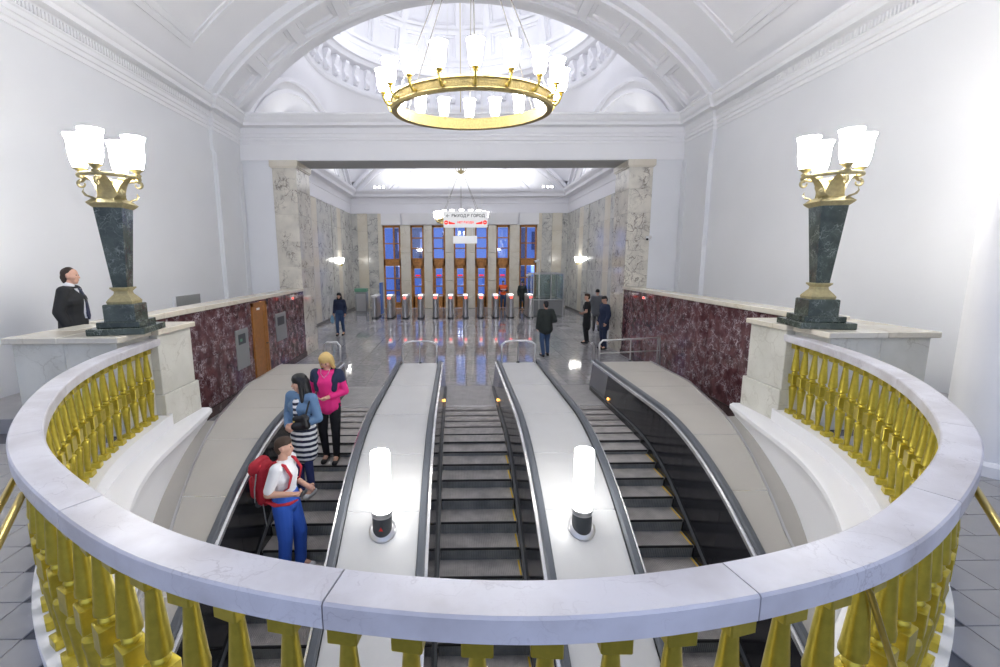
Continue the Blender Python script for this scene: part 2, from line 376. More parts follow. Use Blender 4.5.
def coffer_mesh():
    mb = MB(); y0, y1 = 12.74, 13.80; h = da / 2; ym = (y0 + y1) / 2
    def R(f, dep): # rectangle ring at fraction f of the cell
        hw, hy = h * f, (y1 - y0) / 2 * f
        pts = []
        for (sx, sy) in ((-1, -1), (1, -1), (1, 1), (-1, 1)):
            a = radians(sx * hw); r = 8.27 + dep; pts.append((r * sin(a), ym + sy * hy, r * cos(a)))
        return pts
    mb.loft([R(1, 0), R(.80, 0), R(.78, .09), R(.62, .09), R(.60, .16), R(.46, .16)] + [R(.40, .16)], cap='end')
    return mb.mesh('coffer')
cm = coffer_mesh(); cm.materials.append(MATS['plaster'])
for k in range(NC):
    put('coffer', cm, ab, (0, 0, ARC_C), (0, radians(-51 + da * (k + .5)), 0))

# ------------------------------------------------------------------ ticket hall
fl = MB().box(-XW, XW, 10.36, YF, -.15, 0); fl.box(-XR, -3.9, 6.6, 10.36, -.15, -.02); fl.box(3.9, XR, 6.6, 10.36, -.15, -.02)
struct(fl.build('floor', 'polished_floor'))
for s in (-1, 1):
    w = sroot('wall_hall_' + SIDE[s]); X = s * XW
    x0, x1 = sorted((X, X + s * .3)); MB().box(x0, x1, YP2, YF, 0, 7.08).build('wall_face', 'plaster_hall', w)
    zs = [.12, 1.25, 2.4, 3.55, 4.7, 5.74]; y = 17.0; k = 0
    while y < YF - .1:
        wd = (1.0, 1.5, 1.0, .8)[k % 4]; y1 = min(y + wd, YF - .02)
        for i in range(5):
            pr = .05 if k % 4 != 1 else .02
            x0, x1 = sorted((X, X - s * pr)); MB().box(x0, x1, y + .003, y1 - .003, zs[i] + .003, zs[i + 1] - .003).build('marble_slab', 'grey_marble' if k % 4 != 3 else 'cream_marble', w)
        y = y1; k += 1
    x0, x1 = sorted((X, X - s * .06)); struct(MB().box(x0, x1, YP2, YF, 0, .12).build('baseboard_hall_' + SIDE[s], 'skirting'))
wf = sroot('wall_far')
BAYS = [(-4.17, 1.06), (-2.62, .80), (-1.31, .78), (0, .76), (1.31, .78), (2.62, .80), (4.17, 1.06)]
edges = [-XW] + [e for c, w_ in BAYS for e in (c - w_ / 2, c + w_ / 2)] + [XW]
MB().box(-XW, XW, YF, YF + .5, 5.06, 7.08).build('wall_upper', 'plaster_hall', wf)
for i in range(0, len(edges), 2):
    a, b = edges[i], edges[i + 1]
    MB().box(a, b, YF + .02, YF + .5, 0, 5.06).build('wall_pier', 'cream_marble', wf)
    if 0 < i < len(edges) - 2:
        for z0, z1 in ((0, 1.7), (1.7, 3.4), (3.4, 5.06)): MB().bbox(a + .01, b - .01, YF - .12, YF + .02, z0 + .003, z1 - .003, c=.02).build('pilaster_slab', 'cream_marble', wf)
    else:
        s = -1 if i == 0 else 1; zs = [.12, 1.25, 2.4, 3.55, 4.7, 5.74]
        for q0, q1, m_, pr in ((4.72, 4.98, 'cream_marble', .06), (4.98, 5.6, 'grey_marble', .02), (5.6, 6.2, 'cream_marble', .10), (6.2, 6.58, 'grey_marble', .02)):
            for k in range(5):
                x0, x1 = sorted((s * q0, s * q1)); MB().box(x0 + .003, x1 - .003, YF - pr, YF + .02, zs[k] + .003, zs[k + 1] - .003).build('marble_slab', m_, wf)
# white lintel panels over the doors: long centre piece, angled ends
for x0, x1, dep in ((-3.45, 3.45, .16), (-4.78, -3.6, .08), (3.6, 4.78, .08)):
    MB().loft([[(x0 - .1 * (dep > .1), YF - dep - .1 * (dep > .1), 5.74), (x1 + .1 * (dep > .1), YF - dep - .1 * (dep > .1), 5.74), (x1, YF + .02, 5.74), (x0, YF + .02, 5.74)], [(x0, YF - dep, 5.08), (x1, YF - dep, 5.08), (x1, YF + .02, 5.08), (x0, YF + .02, 5.08)]]).build('lintel_panel', 'plaster', wf)
ht = sroot('trim_4')
HC = [(-.02, 5.76), (.03, 5.76), (.03, 6.30), (.06, 6.32), (.06, 6.62), (.10, 6.66), (.34, 6.70), (.36, 6.84), (.48, 6.98), (.50, 7.10), (-.02, 7.10)]
mb = MB(); sweep(mb, HC, [(-XW, YP2 + .02), (-XW, YF), (XW, YF), (XW, YP2 + .02)], -1); mb.build('cornice', 'plaster_hall', ht, smooth=25)

# doors and windows of the far wall
for i, (c, w_) in enumerate(BAYS):
    side_bay = i in (0, 6)
    d = sroot(('window_%d' % (1 if i == 0 else 2)) if side_bay else 'door_%d' % (i + 2))
    x0, x1 = c - w_ / 2, c + w_ / 2; y0, y1 = YF + .12, YF + .22; fw_ = .09 if not side_bay else .10
    d.location = (c, YF + .12, 0)
    mb = MB(); mb.box(x0, x0 + fw_, y0 - .05, y1, 0, 5.04); mb.box(x1 - fw_, x1, y0 - .05, y1, 0, 5.04); mb.box(x0, x1, y0 - .05, y1, 4.92, 5.05); mb.box(x0, x1, y0 - .05, y1, 2.62, 3.02)
    mb.build('frame', 'wood', d)
    def panes(xa, xb, za, zb, n, gm):
        hgt = (zb - za) / n
        for k in range(n):
            MB().box(xa, xb, y0 + .04, y0 + .05, za + k * hgt + .03, za + (k + 1) * hgt - .03).build('pane', gm, d)
            MB().box(xa, xb, y0, y1 - .02, za + k * hgt - .035, za + k * hgt + .035).build('glazing_bar', 'wood', d)
    if side_bay:
        s = -1 if i == 0 else 1; xm = c + s * -.12
        MB().box(xm - .05, xm + .05, y0 - .03, y1, .0, 5.0).build('mullion', 'wood', d)
        for (za, zb, n) in ((3.02, 4.92, 2), (.35, 2.62, 3)):
            panes(x0 + fw_, xm - .05, za, zb, n, 'pane_glass' if s < 0 else 'pane_frosted'); panes(xm + .05, x1 - fw_, za, zb, n, 'pane_frosted' if s < 0 else 'pane_glass')
        MB().box(x0, x1, y0, y1, 0, .33).build('kick_panel', 'wood', d)
    else:
        panes(x0 + fw_, x1 - fw_, 3.05, 4.92, 3, 'pane_glass' if i != 1 else 'pane_frosted')
        lf = MB(); lf.box(x0 + fw_, x0 + fw_ + .10, y0 - .02, y1, 0, 2.62); lf.box(x1 - fw_ - .10, x1 - fw_, y0 - .02, y1, 0, 2.62); lf.box(x0 + fw_, x1 - fw_, y0 - .02, y1, 0, .75); lf.box(x0 + fw_, x1 - fw_, y0 - .02, y1, 2.45, 2.62)
        lf.build('door_leaf', 'wood', d)
        panes(x0 + fw_ + .10, x1 - fw_ - .10, .82, 2.45, 3, 'pane_glass')
        MB().box(c - .14, c + .14, y0 - .025, y0 - .01, 1.98, 2.07).build('notice_strip', 'sign_red', d)
        MB().tube([(c + .2, y0 - .02, 1.0), (c + .2, y0 - .07, 1.05), (c + .2, y0 - .07, 1.3), (c + .2, y0 - .02, 1.35)], .012).build('door_handle', 'brass', d)

# ------------------------------------------------------------------ pendentives, lunettes and dome over the ticket hall
YD = 14.28; DC = Vector((0, (YD + YF) / 2)); AX, AY = XW, (YF - YD) / 2
dm = sroot('ceiling_dome', (0, DC.y, 0)); RZ, RR = 11.5, 6.6
def arch_z(u, top=10.15, spring=7.1, half=1.0):     # u in -1..1 along the side
    rise = top - spring; R_ = (6.4 ** 2 + rise ** 2) / (2 * rise)
    return spring + max(0, sqrt(max(R_ * R_ - (u * 6.4) ** 2, 0)) - (R_ - rise))
NA = 96
def bd(t):
    cx, cy = cos(t), sin(t); k = 1 / max(abs(cx) / AX, abs(cy) / AY); x, y = cx * k, cy * k
    u = y / AY if abs(abs(x) - AX) < 1e-6 else x / AX
    return x, y, arch_z(u, 10.75 if y < -AY + .001 else 10.15)
for name, t0 in (('pendentive', pi / 4), ('pendentive', 3 * pi / 4), ('pendentive', 5 * pi / 4), ('pendentive', 7 * pi / 4)):
    rings = []
    for j in range(7):
        f = j / 6; r = []
        for k in range(25):
            t = t0 - pi / 4 + pi / 2 * k / 24; x, y, z = bd(t)
            g = f; bul = .35 * sin(pi * f)
            px_, py_ = x * (1 - g) + RR * cos(t) * g, y * (1 - g) + RR * sin(t) * g
            ln = math.hypot(px_, py_); ex = 1 + bul * (max(0, ln - RR) / 3.0) * .1
            r.append((px_ * ex, DC.y + py_ * ex, z * (1 - f) + RZ * f + .5 * sin(pi * f) * max(0, (math.hypot(x, y) - RR) / 3)))
        rings.append(r)
    MB().loft(rings, closed=False, cap=False).build(name, 'plaster_hall', dm, smooth=40)
def lunette(axis, s):
    if axis == 'x': f = lambda u, z, dpt: (s * (AX - dpt), DC.y + u * AY, z)
    else: f = lambda u, z, dpt: (u * AX, DC.y + s * (AY - dpt), z)
    us = [-1 + k / 30 for k in range(61)]
    MB().loft([[f(u, 7.05, 0) for u in us], [f(u, max(7.06, arch_z(u)), 0) for u in us]], closed=False, cap=False).build('lunette', 'plaster', dm)
    for top, sp, dp, sc in ((10.15, 7.1, .22, 1.0), (9.75, 7.1, .10, .93), (9.1, 7.1, .14, .67), (8.95, 7.1, .08, .62)):
        P = []
        for u in us:
            z = 7.1 + (arch_z(u, 10.15) - 7.1) * (top - 7.1) / 3.05
            P.append([f(u * sc, z, .0), f(u * sc, z, dp), f(u * sc * .975, z - .11, dp), f(u * sc * .975, z - .11, 0)])
        MB().loft(P).build('arch_moulding', 'plaster_hall', dm, smooth=25)
lunette('x', -1); lunette('x', 1); lunette('y', 1)
def ring_prof(prof, name, m_='plaster_hall', n=96):
    mb = MB(); mb.loft([[(r * cos(2 * pi * k / n), DC.y + r * sin(2 * pi * k / n), z) for k in range(n)] for r, z in prof], cap=False); return mb.build(name, m_, dm, smooth=25)
ring_prof([(r + .25, z) for r, z in [(6.35, 11.45), (6.22, 11.5), (6.15, 11.62), (6.28, 11.66), (6.28, 11.74), (6.36, 11.76), (6.36, 12.72), (6.2, 12.76), (6.0, 12.82), (5.85, 12.98), (5.72, 13.0), (5.70, 13.15), (5.95, 13.2), (5.95, 13.55), (5.90, 13.6), (5.90, 13.82)]], 'drum_cornice')
def console_mesh():
    mb = MB(); prof = [(6.36, 11.80), (6.20, 11.82), (6.12, 11.95), (6.16, 12.10), (6.22, 12.25), (6.14, 12.42), (6.05, 12.58), (6.08, 12.70), (6.36, 12.70)]
    mb.loft([[(r, y, z) for r, z in prof] for y in (-.12, -.06, .06, .12)]); mb.ball((6.12, 0, 11.98), (.08, .15, .10), 8, 5); return mb.mesh('console', 30)
cmesh = console_mesh(); cmesh.materials.append(MATS['plaster_hall'])
for k in range(56):
    put('console', cmesh, dm, (.25 * cos(2 * pi * (k + .5) / 56), .25 * sin(2 * pi * (k + .5) / 56), 0), (0, 0, 2 * pi * (k + .5) / 56))
NCD = 24; DOME_R, DOME_Z = 6.15, 13.8
rows = [(1, 18), (19, 35), (36, 51), (52, 65)]
for e0, e1 in rows:
    hw = pi / NCD; mb = MB(); em, eh = radians((e0 + e1) / 2), radians(e1 - e0) / 2
    def RD(f, dep, up=0):
        pts = []
        for sx, sy in ((-1, -1), (1, -1), (1, 1), (-1, 1)):
            e = em + sy * eh * f + up; a = sx * hw * f; r = DOME_R + dep; pts.append((r * cos(e) * cos(a), r * cos(e) * sin(a), r * sin(e) * .78))
        return pts
    mb.loft([RD(1, 0), RD(.76, 0), RD(.72, .12), RD(.60, .12), RD(.57, .22), RD(.3, .22)], cap='end'); me = mb.mesh('dome_coffer'); me.materials.append(MATS['plaster_hall'])
    for k in range(NCD): put('dome_coffer', me, dm, (0, 0, DOME_Z), (0, 0, 2 * pi * (k + .5) / NCD))
    ring_prof([(DOME_R * cos(radians(e1)), DOME_Z + .78 * DOME_R * sin(radians(e1))), ((DOME_R + .0) * cos(radians(e1 + 1)), DOME_Z + .78 * DOME_R * sin(radians(e1 + 1)))], 'dome_rib')
ring_prof([(DOME_R * cos(radians(e)), DOME_Z + .78 * DOME_R * sin(radians(e))) for e in (66, 74, 82, 88, 89.9)], 'dome_cap')
ring_prof([((DOME_R + .02) * cos(radians(e)), DOME_Z + .78 * (DOME_R + .02) * sin(radians(e))) for e in (-1, 1.5)], 'dome_rib')
sh_ = sroot('sky_block')  # unseen box added around the dome to shut out sky light
MB().box(-7.6, 7.6, YF + .5, YF + .6, 5.1, 20).box(-7.7, -7.6, 14.1, YF + .6, 0, 20).box(7.6, 7.7, 14.1, YF + .6, 0, 20).box(-7.7, 7.7, 14.1, YF + .6, 20, 20.1).box(-7.7, 7.7, 14.05, 14.12, 13.5, 20).build('sky_block_shell', 'plaster', sh_)
# floodlights on the far cornice and cove lamps that light the dome
for x, y in ((-5.0, YF - .35), (-4.75, YF - .35), (-4.5, YF - .35), (4.95, YF - .35), (5.2, YF - .35), (5.45, YF - .35)):
    t = thing('floodlight', 'small white floodlight on the hall cornice ' + ('on the side of the grey cabinet' if x < 0 else 'on the side of the glazed booth'), 'light', (x, y, 7.10), group='floodlights on the hall cornice')
    MB().bbox(-.08, .08, -.06, .06, .05, .19, c=.01).build('housing', 'white_plastic', t, world=False)
    MB().box(-.06, .06, -.066, -.058, .07, .17).build('lens', 'tube_glass', t, world=False)
    MB().box(-.015, .015, -.02, .02, 0, .06).build('bracket', 'steel', t, world=False)
for k in range(8):
    a = 2 * pi * (k + .5) / 8; light('cove_lamp', 'POINT', (4.4 * cos(a), DC.y + 4.4 * sin(a), 13.7), 30, (.93, .95, 1), .25)
light('hall_flood', 'AREA', (0, YF - .9, 7.5), 42, (1, 1, 1), 9, (radians(150), 0, 0), .3)
light('hall_flood', 'AREA', (-XW + .9, DC.y, 7.5), 22, (1, 1, 1), 8, (radians(150), 0, radians(90)), .3)
light('hall_flood', 'AREA', (XW - .9, DC.y, 7.5), 22, (1, 1, 1), 8, (radians(150), 0, radians(-90)), .3)

# ------------------------------------------------------------------ escalator well: red marble walls, ledges
for s in (-1, 1):
    w = sroot('wall_well_' + SIDE[s]); xi, xo = s * (XR + .03), s * (XR + .30)
    x0, x1 = sorted((xi, xo)); MB().box(x0, x1, 5.2, YP - .02, -7, ZL - .09).build('wall_core', 'pier_marble', w)
    ys = [6.0, 7.05, 8.1, 9.15, 10.38, 11.18, 12.2, 13.3, YP - .02]
    for k in range(len(ys) - 1):
        if s < 0 and abs(ys[k] - 10.38) < .01: rows_ = [(1.97, 2.02)]
        else: rows_ = [(.16, 1.12), (1.12, 2.02)]
        for z0, z1 in rows_:
            x0, x1 = sorted((s * XR, xi)); MB().box(x0, x1, ys[k] + .002, ys[k + 1] - .002, z0 + .002, z1 - .002).build('marble_slab', 'red_marble', w)
        if not (s < 0 and abs(ys[k] - 10.38) < .01):
            x0, x1 = sorted((s * (XR - .03), xi)); MB().box(x0, x1, ys[k] + .002, ys[k + 1] - .002, -2.5, .15).build('plinth_slab', 'dark_plinth', w)
    x0, x1 = sorted((s * (XR - .05), s * (XR + .36)))
    yl = [6.25, 7.8, 9.5, 11.2, 12.6, YP - .02]
    for k in range(5): MB().bbox(x0, x1, yl[k], yl[k + 1] - .003, ZL - .09, ZL, c=.008).build('ledge_slab', 'cream_marble', w)
for s in (-1, 1):  # unseen closure of the pit, added to stop sky light from below
    x0, x1 = sorted((s * (XR + .03), s * (XR + .3))); struct(MB().box(x0, x1, -1.4, 5.2, -7, ZB - .02).build('wall_tunnel_' + SIDE[s], 'plaster'))
struct(MB().box(-XR - .3, XR + .3, -1.6, -1.4, -7, ZB - .02).build('wall_tunnel_end', 'plaster'))
struct(MB().box(-XR - .3, XR + .3, 10.36, 10.5, -7, -.15).build('wall_tunnel_head', 'plaster'))  # added to stop light leaking up between the steps
struct(MB().box(-XR - .3, XR + .3, -1.4, 10.5, -7.2, -7).build('light_block_floor', 'skirting'))
# plank door, intercom plates and indicator lights on the well walls
d1 = sroot('door_1', (-XR, 10.78, 0))
mb = MB(); mb.box(-XR - .02, -XR + .035, 10.38, 10.46, .0, 1.97); mb.box(-XR - .02, -XR + .035, 11.10, 11.18, .0, 1.97); mb.box(-XR - .02, -XR + .035, 10.38, 11.18, 1.88, 1.97); mb.build('door_frame', 'door_wood', d1)
mb = MB(); mb.box(-XR - .02, -XR + .01, 10.46, 11.10, .02, 1.88); mb.box(-XR + .01, -XR + .022, 10.46, 10.56, .02, 1.88); mb.box(-XR + .01, -XR + .022, 11.0, 11.10, .02, 1.88); mb.box(-XR + .01, -XR + .022, 10.56, 11.0, .02, .16); mb.box(-XR + .01, -XR + .022, 10.56, 11.0, 1.75, 1.88)
mb.build('door_leaf', 'door_wood', d1)
MB().tube([(-XR + .02, 11.04, .95), (-XR + .07, 11.04, .95), (-XR + .07, 10.95, .95)], .012).build('door_handle', 'black', d1)
MB().box(-XR + .022, -XR + .03, 10.62, 10.78, 1.79, 1.84).build('door_plate', 'white_plastic', d1)
for lab, y0, y1, z0, z1, extra in (('steel service plate with small green display on red marble wall', 9.55, 10.12, .60, 1.46, 1), ('plain steel service plate on red marble past the wooden door', 11.72, 12.42, .84, 1.57, 0)):
    t = thing('service_plate', lab, 'wall plate', (-XR, (y0 + y1) / 2, z0))
    MB().bbox(-XR - .001, -XR + .02, y0, y1, z0, z1, c=.004).build('plate', 'grey_box', t)
    MB().box(-XR + .02, -XR + .026, y0 + .1, y1 - .15, z1 - .32, z1 - .1).build('grille', 'dark_grey', t)
    for yy in (y0 + .04, y1 - .04):
        for zz in (z0 + .04, z1 - .04): MB().ball((-XR + .021, yy, zz), .012, 6, 4).build('screw', 'chrome', t)
    if extra: MB().box(-XR + .026, -XR + .03, y0 + .16, y0 + .26, z1 - .26, z1 - .2).build('display', 'green_top', t)
for s in (-1, 1):
    t = thing('indicator_light', 'small red indicator light on marble wall below ' + ('left' if 0 else '') + 'ledge near ' + ('wooden door' if s < 0 else 'barrier rail'), 'light', (s * XR, 13.0 if s < 0 else 12.4, 1.88))
    MB().box(-.03, .03, -.09, .09, -.035, .035).build('housing', 'white_plastic', t, world=False); MB().ball((-s * .03, 0, 0), (.02, .06, .025), 8, 5).build('lens', 'red_light', t, world=False)

# ------------------------------------------------------------------ balcony plan curve (inner edge of rail)
CP = [(0, 1.24), (.95, 1.40), (1.72, 1.80), (2.55, 2.47), (3.28, 3.46), (3.74, 4.50), (4.0, 5.75)]
pts = [(-x, y) for x, y in reversed(CP[1:])] + CP
def catmull(P, n=14):
    P = [Vector(p) for p in P]; P = [2 * P[0] - P[1]] + P + [2 * P[-1] - P[-2]]; out = []
    for i in range(1, len(P) - 2):
        for k in range(n):
            t = k / n; a, b, c, d = P[i - 1:i + 3]
            out.append(.5 * ((2 * b) + (c - a) * t + (2 * a - 5 * b + 4 * c - d) * t * t + (3 * b - a - 3 * c + d) * t ** 3))
    out.append(P[-2]); return out
CUR = catmull(pts); SL = [0]
for a, b in zip(CUR, CUR[1:]): SL.append(SL[-1] + (b - a).length)
LEN = SL[-1]
def cur(s_, off=0.):
    """point and outward normal at arc length s_ from the middle of the curve"""
    t = max(0, min(LEN, s_ + LEN / 2)); i = 0
    while i < len(SL) - 2 and SL[i + 1] < t: i += 1
    f = (t - SL[i]) / (SL[i + 1] - SL[i]); p = CUR[i].lerp(CUR[i + 1], f)
    a, b = CUR[max(i - 2, 0)], CUR[min(i + 3, len(CUR) - 1)]; d = (b - a).normalized(); nrm = Vector((d.y, -d.x))
    return p + nrm * off, nrm
RW = .155
bal = thing('balustrade', 'curved marble and gold balustrade around the balcony edge', 'balustrade', (0, 1.3, ZB))
def rail_piece(s0, s1, prof, name, m_):
    n = max(2, int((s1 - s0) / .09)); rings = []
    for k in range(n + 1):
        q = s0 + (s1 - s0) * k / n; rings.append([(*cur(q, o)[0], z) for o, z in prof])
    return MB().loft(rings).build(name, m_, bal, smooth=35)
RAILP = [(.008, ZR), (0, ZR - .008), (0, ZR - .082), (.008, ZR - .09), (RW - .008, ZR - .09), (RW, ZR - .082), (RW, ZR - .008), (RW - .008, ZR)]
js = [-LEN / 2, -4.2, -3.0, -1.8, -.58, .62, 1.8, 3.0, 4.2, LEN / 2]
for a, b in zip(js, js[1:]): rail_piece(a + .0025, b - .0025, RAILP, 'rail_slab', 'rail_marble')
CURB = [(-.05, Z0B), (-.05, Z0B - .2), (RW + .01, Z0B - .2), (RW + .01, Z0B)]
for a, b in zip(js, js[1:]): rail_piece(a, b, CURB, 'curb_stone', 'plaster')
def baluster_mesh():
    z0, z1 = Z0B, ZR - .09; h = z1 - z0; zm = (z0 + z1) / 2; bl = .046; m = MB()
    m.bbox(-bl, bl, -bl, bl, z1 - .07, z1, c=.004); m.bbox(-bl, bl, -bl, bl, z0, z0 + .055, c=.004); m.bbox(-bl, bl, -bl, bl, zm - .06, zm + .06, c=.004)
    up = [(.022, z1 - .06), (.023, z1 - .08), (.025, z1 - .11), (.041, zm + .155), (.0455, zm + .125), (.044, zm + .105), (.026, zm + .09), (.034, zm + .078), (.034, zm + .07), (.024, zm + .055)]
    m.lathe([(r, z) for r, z in reversed(up)], 12); m.lathe([(r, 2 * zm - z if z < z1 - .06 else z0 + .045) for r, z in up], 12)
    return m.mesh('baluster', 40, off=(0, 0, ZB))
bm_ = baluster_mesh(); bm_.materials.append(MATS['gold']); sp = .192; nb = int((LEN / 2 - .1) / sp)
for k in range(-nb, nb + 1):
    p, nr = cur(k * sp + .03, RW / 2); put('baluster', bm_, bal, (p.x, p.y - 1.3, 0), (0, 0, atan2(nr.y, nr.x) + random.uniform(-.12, .12)))
# plaster drum below the balustrade
dr = sroot('wall_drum')
prof = [(-.02, .79), (-.25, .79), (-.29, .765), (-.29, .71), (-.25, .66), (-.21, .60), (-.19, .45), (-.18, .1), (-.18, -2.2), (.3, -2.2), (.3, .76)]
def curx(q, o):
    p, nr = cur(q, o); ex = abs(q) - LEN / 2
    if ex > 0: a, b = cur(LEN / 2 - .2)[0], cur(LEN / 2)[0]; d = (b - a).normalized() * ex; p = p + Vector((d.x * (1 if q > 0 else -1), d.y))
    return p
rings = []
for k in range(101):
    q = (-LEN / 2 - .72) + (LEN + 1.44) * k / 100
    rings.append([(*curx(q, o), z) for o, z in prof])
MB().loft(rings).build('drum_cove', 'plaster', dr, smooth=35)
# balcony floor (with the well cut out) and tiles
bf = sroot('floor_balcony')
for s in (-1, 1):
    n = 40; inner = [cur(s * LEN / 2 * k / n, RW + .005)[0] for k in range(n + 1)]
    mb = MB()
    for a, b in zip(inner, inner[1:]): mb.quad((a.x, a.y, ZB - .012), (b.x, b.y, ZB - .012), (s * XW, b.y + (b.y < 1.45) * (b.y - 1.45) * .0, ZB - .012), (s * XW, a.y, ZB - .012))
    mb.quad((0, -4, ZB - .012), (s * XW, -4, ZB - .012), (s * XW, inner[0].y, ZB - .012), (0, inner[0].y, ZB - .012))
    mb.quad((s * 4.2, inner[-1].y, ZB - .012), (s * XW, inner[-1].y, ZB - .012), (s * XW, 6.0, ZB - .012), (s * 4.2, 6.0, ZB - .012))
    x0, x1 = sorted((s * 5.2, s * XW)); MB().box(x0, x1, 5.3, YP, ZB - .1, ZS).build('aisle_floor', 'floor_tile', bf)
    mb.build('floor_bed', 'grout', bf)
TY, TX = .275, .50
tmesh = MB().bbox(-TX / 2 + .003, TX / 2 - .003, -TY / 2 + .003, TY / 2 - .003, -.011, 0, c=.002).mesh('floor_tile'); tmesh.materials.append(MATS['floor_tile'])
def margin(x, y):
    best = None
    for k in range(0, 61):
        p, nr = cur(LEN / 2 * k / 60); d = (Vector((abs(x), y)) - p); l_ = d.length
        if best is None or l_ < best[0]: best = (l_, d.dot(nr))
    return best[1]
thalf = MB().bbox(-TX / 4 + .003, TX / 4 - .003, -TY / 2 + .003, TY / 2 - .003, -.011, 0, c=.002).mesh('floor_tile_half'); thalf.materials.append(MATS['floor_tile'])
for s in (-1, 1):
    for j in range(16):
        y = .70 + TY * j
        for i in range(13):
            x = s * (1.1 + TX * (i + .5 * (j % 2)))
            if abs(x) + TX / 2 > XW - .02 or y > 5.0: continue
            mg = margin(x, y)
            if mg > .40: put('floor_tile', tmesh, bf, (x, y, ZB))
            elif mg > -.3:
                for hx in (-1, 1):
                    if margin(x + hx * TX / 4, y) > .125: put('floor_tile', thalf, bf, (x + hx * TX / 4, y, ZB))

# ------------------------------------------------------------------ piers and wing walls that carry the lamps
for s in (-1, 1):
    w = sroot('wall_wing_' + SIDE[s])
    def bx(a, b, y0, y1, z0, z1, nm, m_, c=.008):
        x0, x1 = sorted((s * a, s * b)); MB().bbox(x0, x1, y0, y1, z0, z1, c=c).build(nm, m_, w)
    bx(4.0, 4.95, 5.70, 6.42, 1.22, 2.0, 'pier', 'pier_marble')
    bx(3.97, 4.98, 5.68, 6.46, .55, 1.22, 'pier_base', 'pier_marble')
    bx(3.95, 5.0, 5.66, 6.47, 2.0, 2.07, 'pier_cap', 'cream_marble')
    bx(4.10, 4.7, 5.14, 5.70, ZB, 2.0, 'wing_slab', 'pier_marble'); bx(4.7, 5.28, 5.14, 6.0, ZB, 2.0, 'wing_slab', 'pier_marble')
    bx(4.04, 4.72, 5.08, 5.66, 2.0, 2.07, 'wing_cap', 'cream_marble'); bx(4.72, 5.34, 5.08, 5.66, 2.0, 2.07, 'wing_cap', 'cream_marble'); bx(5.0, 5.34, 5.66, 6.25, 2.0, 2.07, 'wing_cap', 'cream_marble')

# ------------------------------------------------------------------ torchere lamps
def shade_prof(sc): return [(.060 * sc, 0), (.085 * sc, .02 * sc), (.105 * sc, .08 * sc), (.118 * sc, .18 * sc), (.120 * sc, .26 * sc), (.130 * sc, .32 * sc), (.152 * sc, .365 * sc), (.146 * sc, .365 * sc), (.120 * sc, .30 * sc)]
def torchere(x, y, label, rot):
    t = thing('torchere_lamp', label, 'lamp', (x, y, 2.073), rot, 'marble torchere lamps')
    B = lambda mb, nm, m_, sm=None, par=None: mb.build(nm, m_, par or t, smooth=sm, world=False)
    def sq(h, z): return [(-h, -h, z), (h, -h, z), (h, h, z), (-h, h, z)]
    B(MB().bbox(-.30, .30, -.30, .30, 0, .075, c=.006), 'plinth_step', 'green_marble'); B(MB().bbox(-.225, .225, -.225, .225, .075, .145, c=.006), 'plinth_step', 'green_marble')
    B(MB().loft([sq(.165, .145), sq(.165, .335), sq(.155, .345)]), 'plinth_block', 'green_marble')
    B(MB().loft([sq(.13, .345), sq(.135, .375), sq(.12, .40), sq(.075, .46), (sq(.07, .49)), sq(.09, .515), sq(.10, .525), sq(.10, .54)]), 'foot', 'gold_leaf')
    B(MB().loft([sq(.075, .54), sq(.142, 1.45)]), 'shaft', 'green_marble')
    B(MB().loft([sq(.145, 1.45), sq(.175, 1.48), sq(.19, 1.50), sq(.17, 1.52), sq(.15, 1.54), sq(.11, 1.56)]), 'capital', 'gold_leaf')
    for k in range(4):       # corner acanthus leaves
        a = pi / 4 + k * pi / 2; u = Vector((cos(a), sin(a), 0)); w_ = Vector((-sin(a), cos(a), 0))
        mb = MB(); R_ = []
        for i, (rr, z, wd) in enumerate(((.16, 1.53, .05), (.20, 1.56, .055), (.25, 1.575, .045), (.275, 1.61, .03), (.265, 1.64, .012))):
            c = u * rr + Vector((0, 0, z)); R_.append([c - w_ * wd, c - Vector((0, 0, .012)), c + w_ * wd, c + Vector((0, 0, .012))])
        B(mb.loft(R_), 'corner_leaf', 'gold_leaf')
    for k in range(4):       # big scroll leaves rising under each arm, arm, cup, shade
        a = k * pi / 2; u = Vector((cos(a), sin(a), 0)); w_ = Vector((-sin(a), cos(a), 0)); R_ = []
        for i in range(11):
            f = i / 10; rr = .09 + .19 * f ** 1.6; z = 1.54 + .26 * sin(f * pi * .56); wd = .085 * (1 - f) + .03
            if f > .85: z -= .05 * (f - .85) / .15
            c = u * rr + Vector((0, 0, z)); nn = (u * -.5 + Vector((0, 0, .8))).normalized() * .018
            R_.append([c - w_ * wd, c - nn, c + w_ * wd, c + nn])
        B(MB().loft(R_), 'scroll_leaf', 'gold_leaf', 40)
        mb = MB(); curl = [u * (.29 + .035 * sin(q)) + Vector((0, 0, 1.755 - .035 + .035 * cos(q))) for q in [i * .5 for i in range(11)]]
        B(mb.tube(curl, [.02 - .0012 * i for i in range(11)], 6), 'curl', 'gold_leaf', 40)
        c = u * .285; sh = MB().lathe([(.0, 1.80), (.03, 1.80), (.045, 1.83), (.025, 1.85), (.05, 1.875), (.075, 1.89), (.06, 1.90)], 14, (c.x, c.y, 0)); cp = B(sh, 'cup', 'gold_leaf', 40)
        B(MB().lathe([(r * .80, 1.89 + z) for r, z in shade_prof(1.0)], 20, (c.x, c.y, 0)), 'shade', 'lamp_glass', 50)
    ring = [(.285 * cos(2 * pi * k / 40), .285 * sin(2 * pi * k / 40), 1.80) for k in range(41)]; B(MB().tube(ring, .022, 8), 'ring', 'gold_leaf', 50)
    B(MB().lathe([(.0, 1.66), (.03, 1.68), (.02, 1.72), (.035, 1.76), (.01, 1.79)], 12), 'finial', 'gold_leaf', 40)
    return t
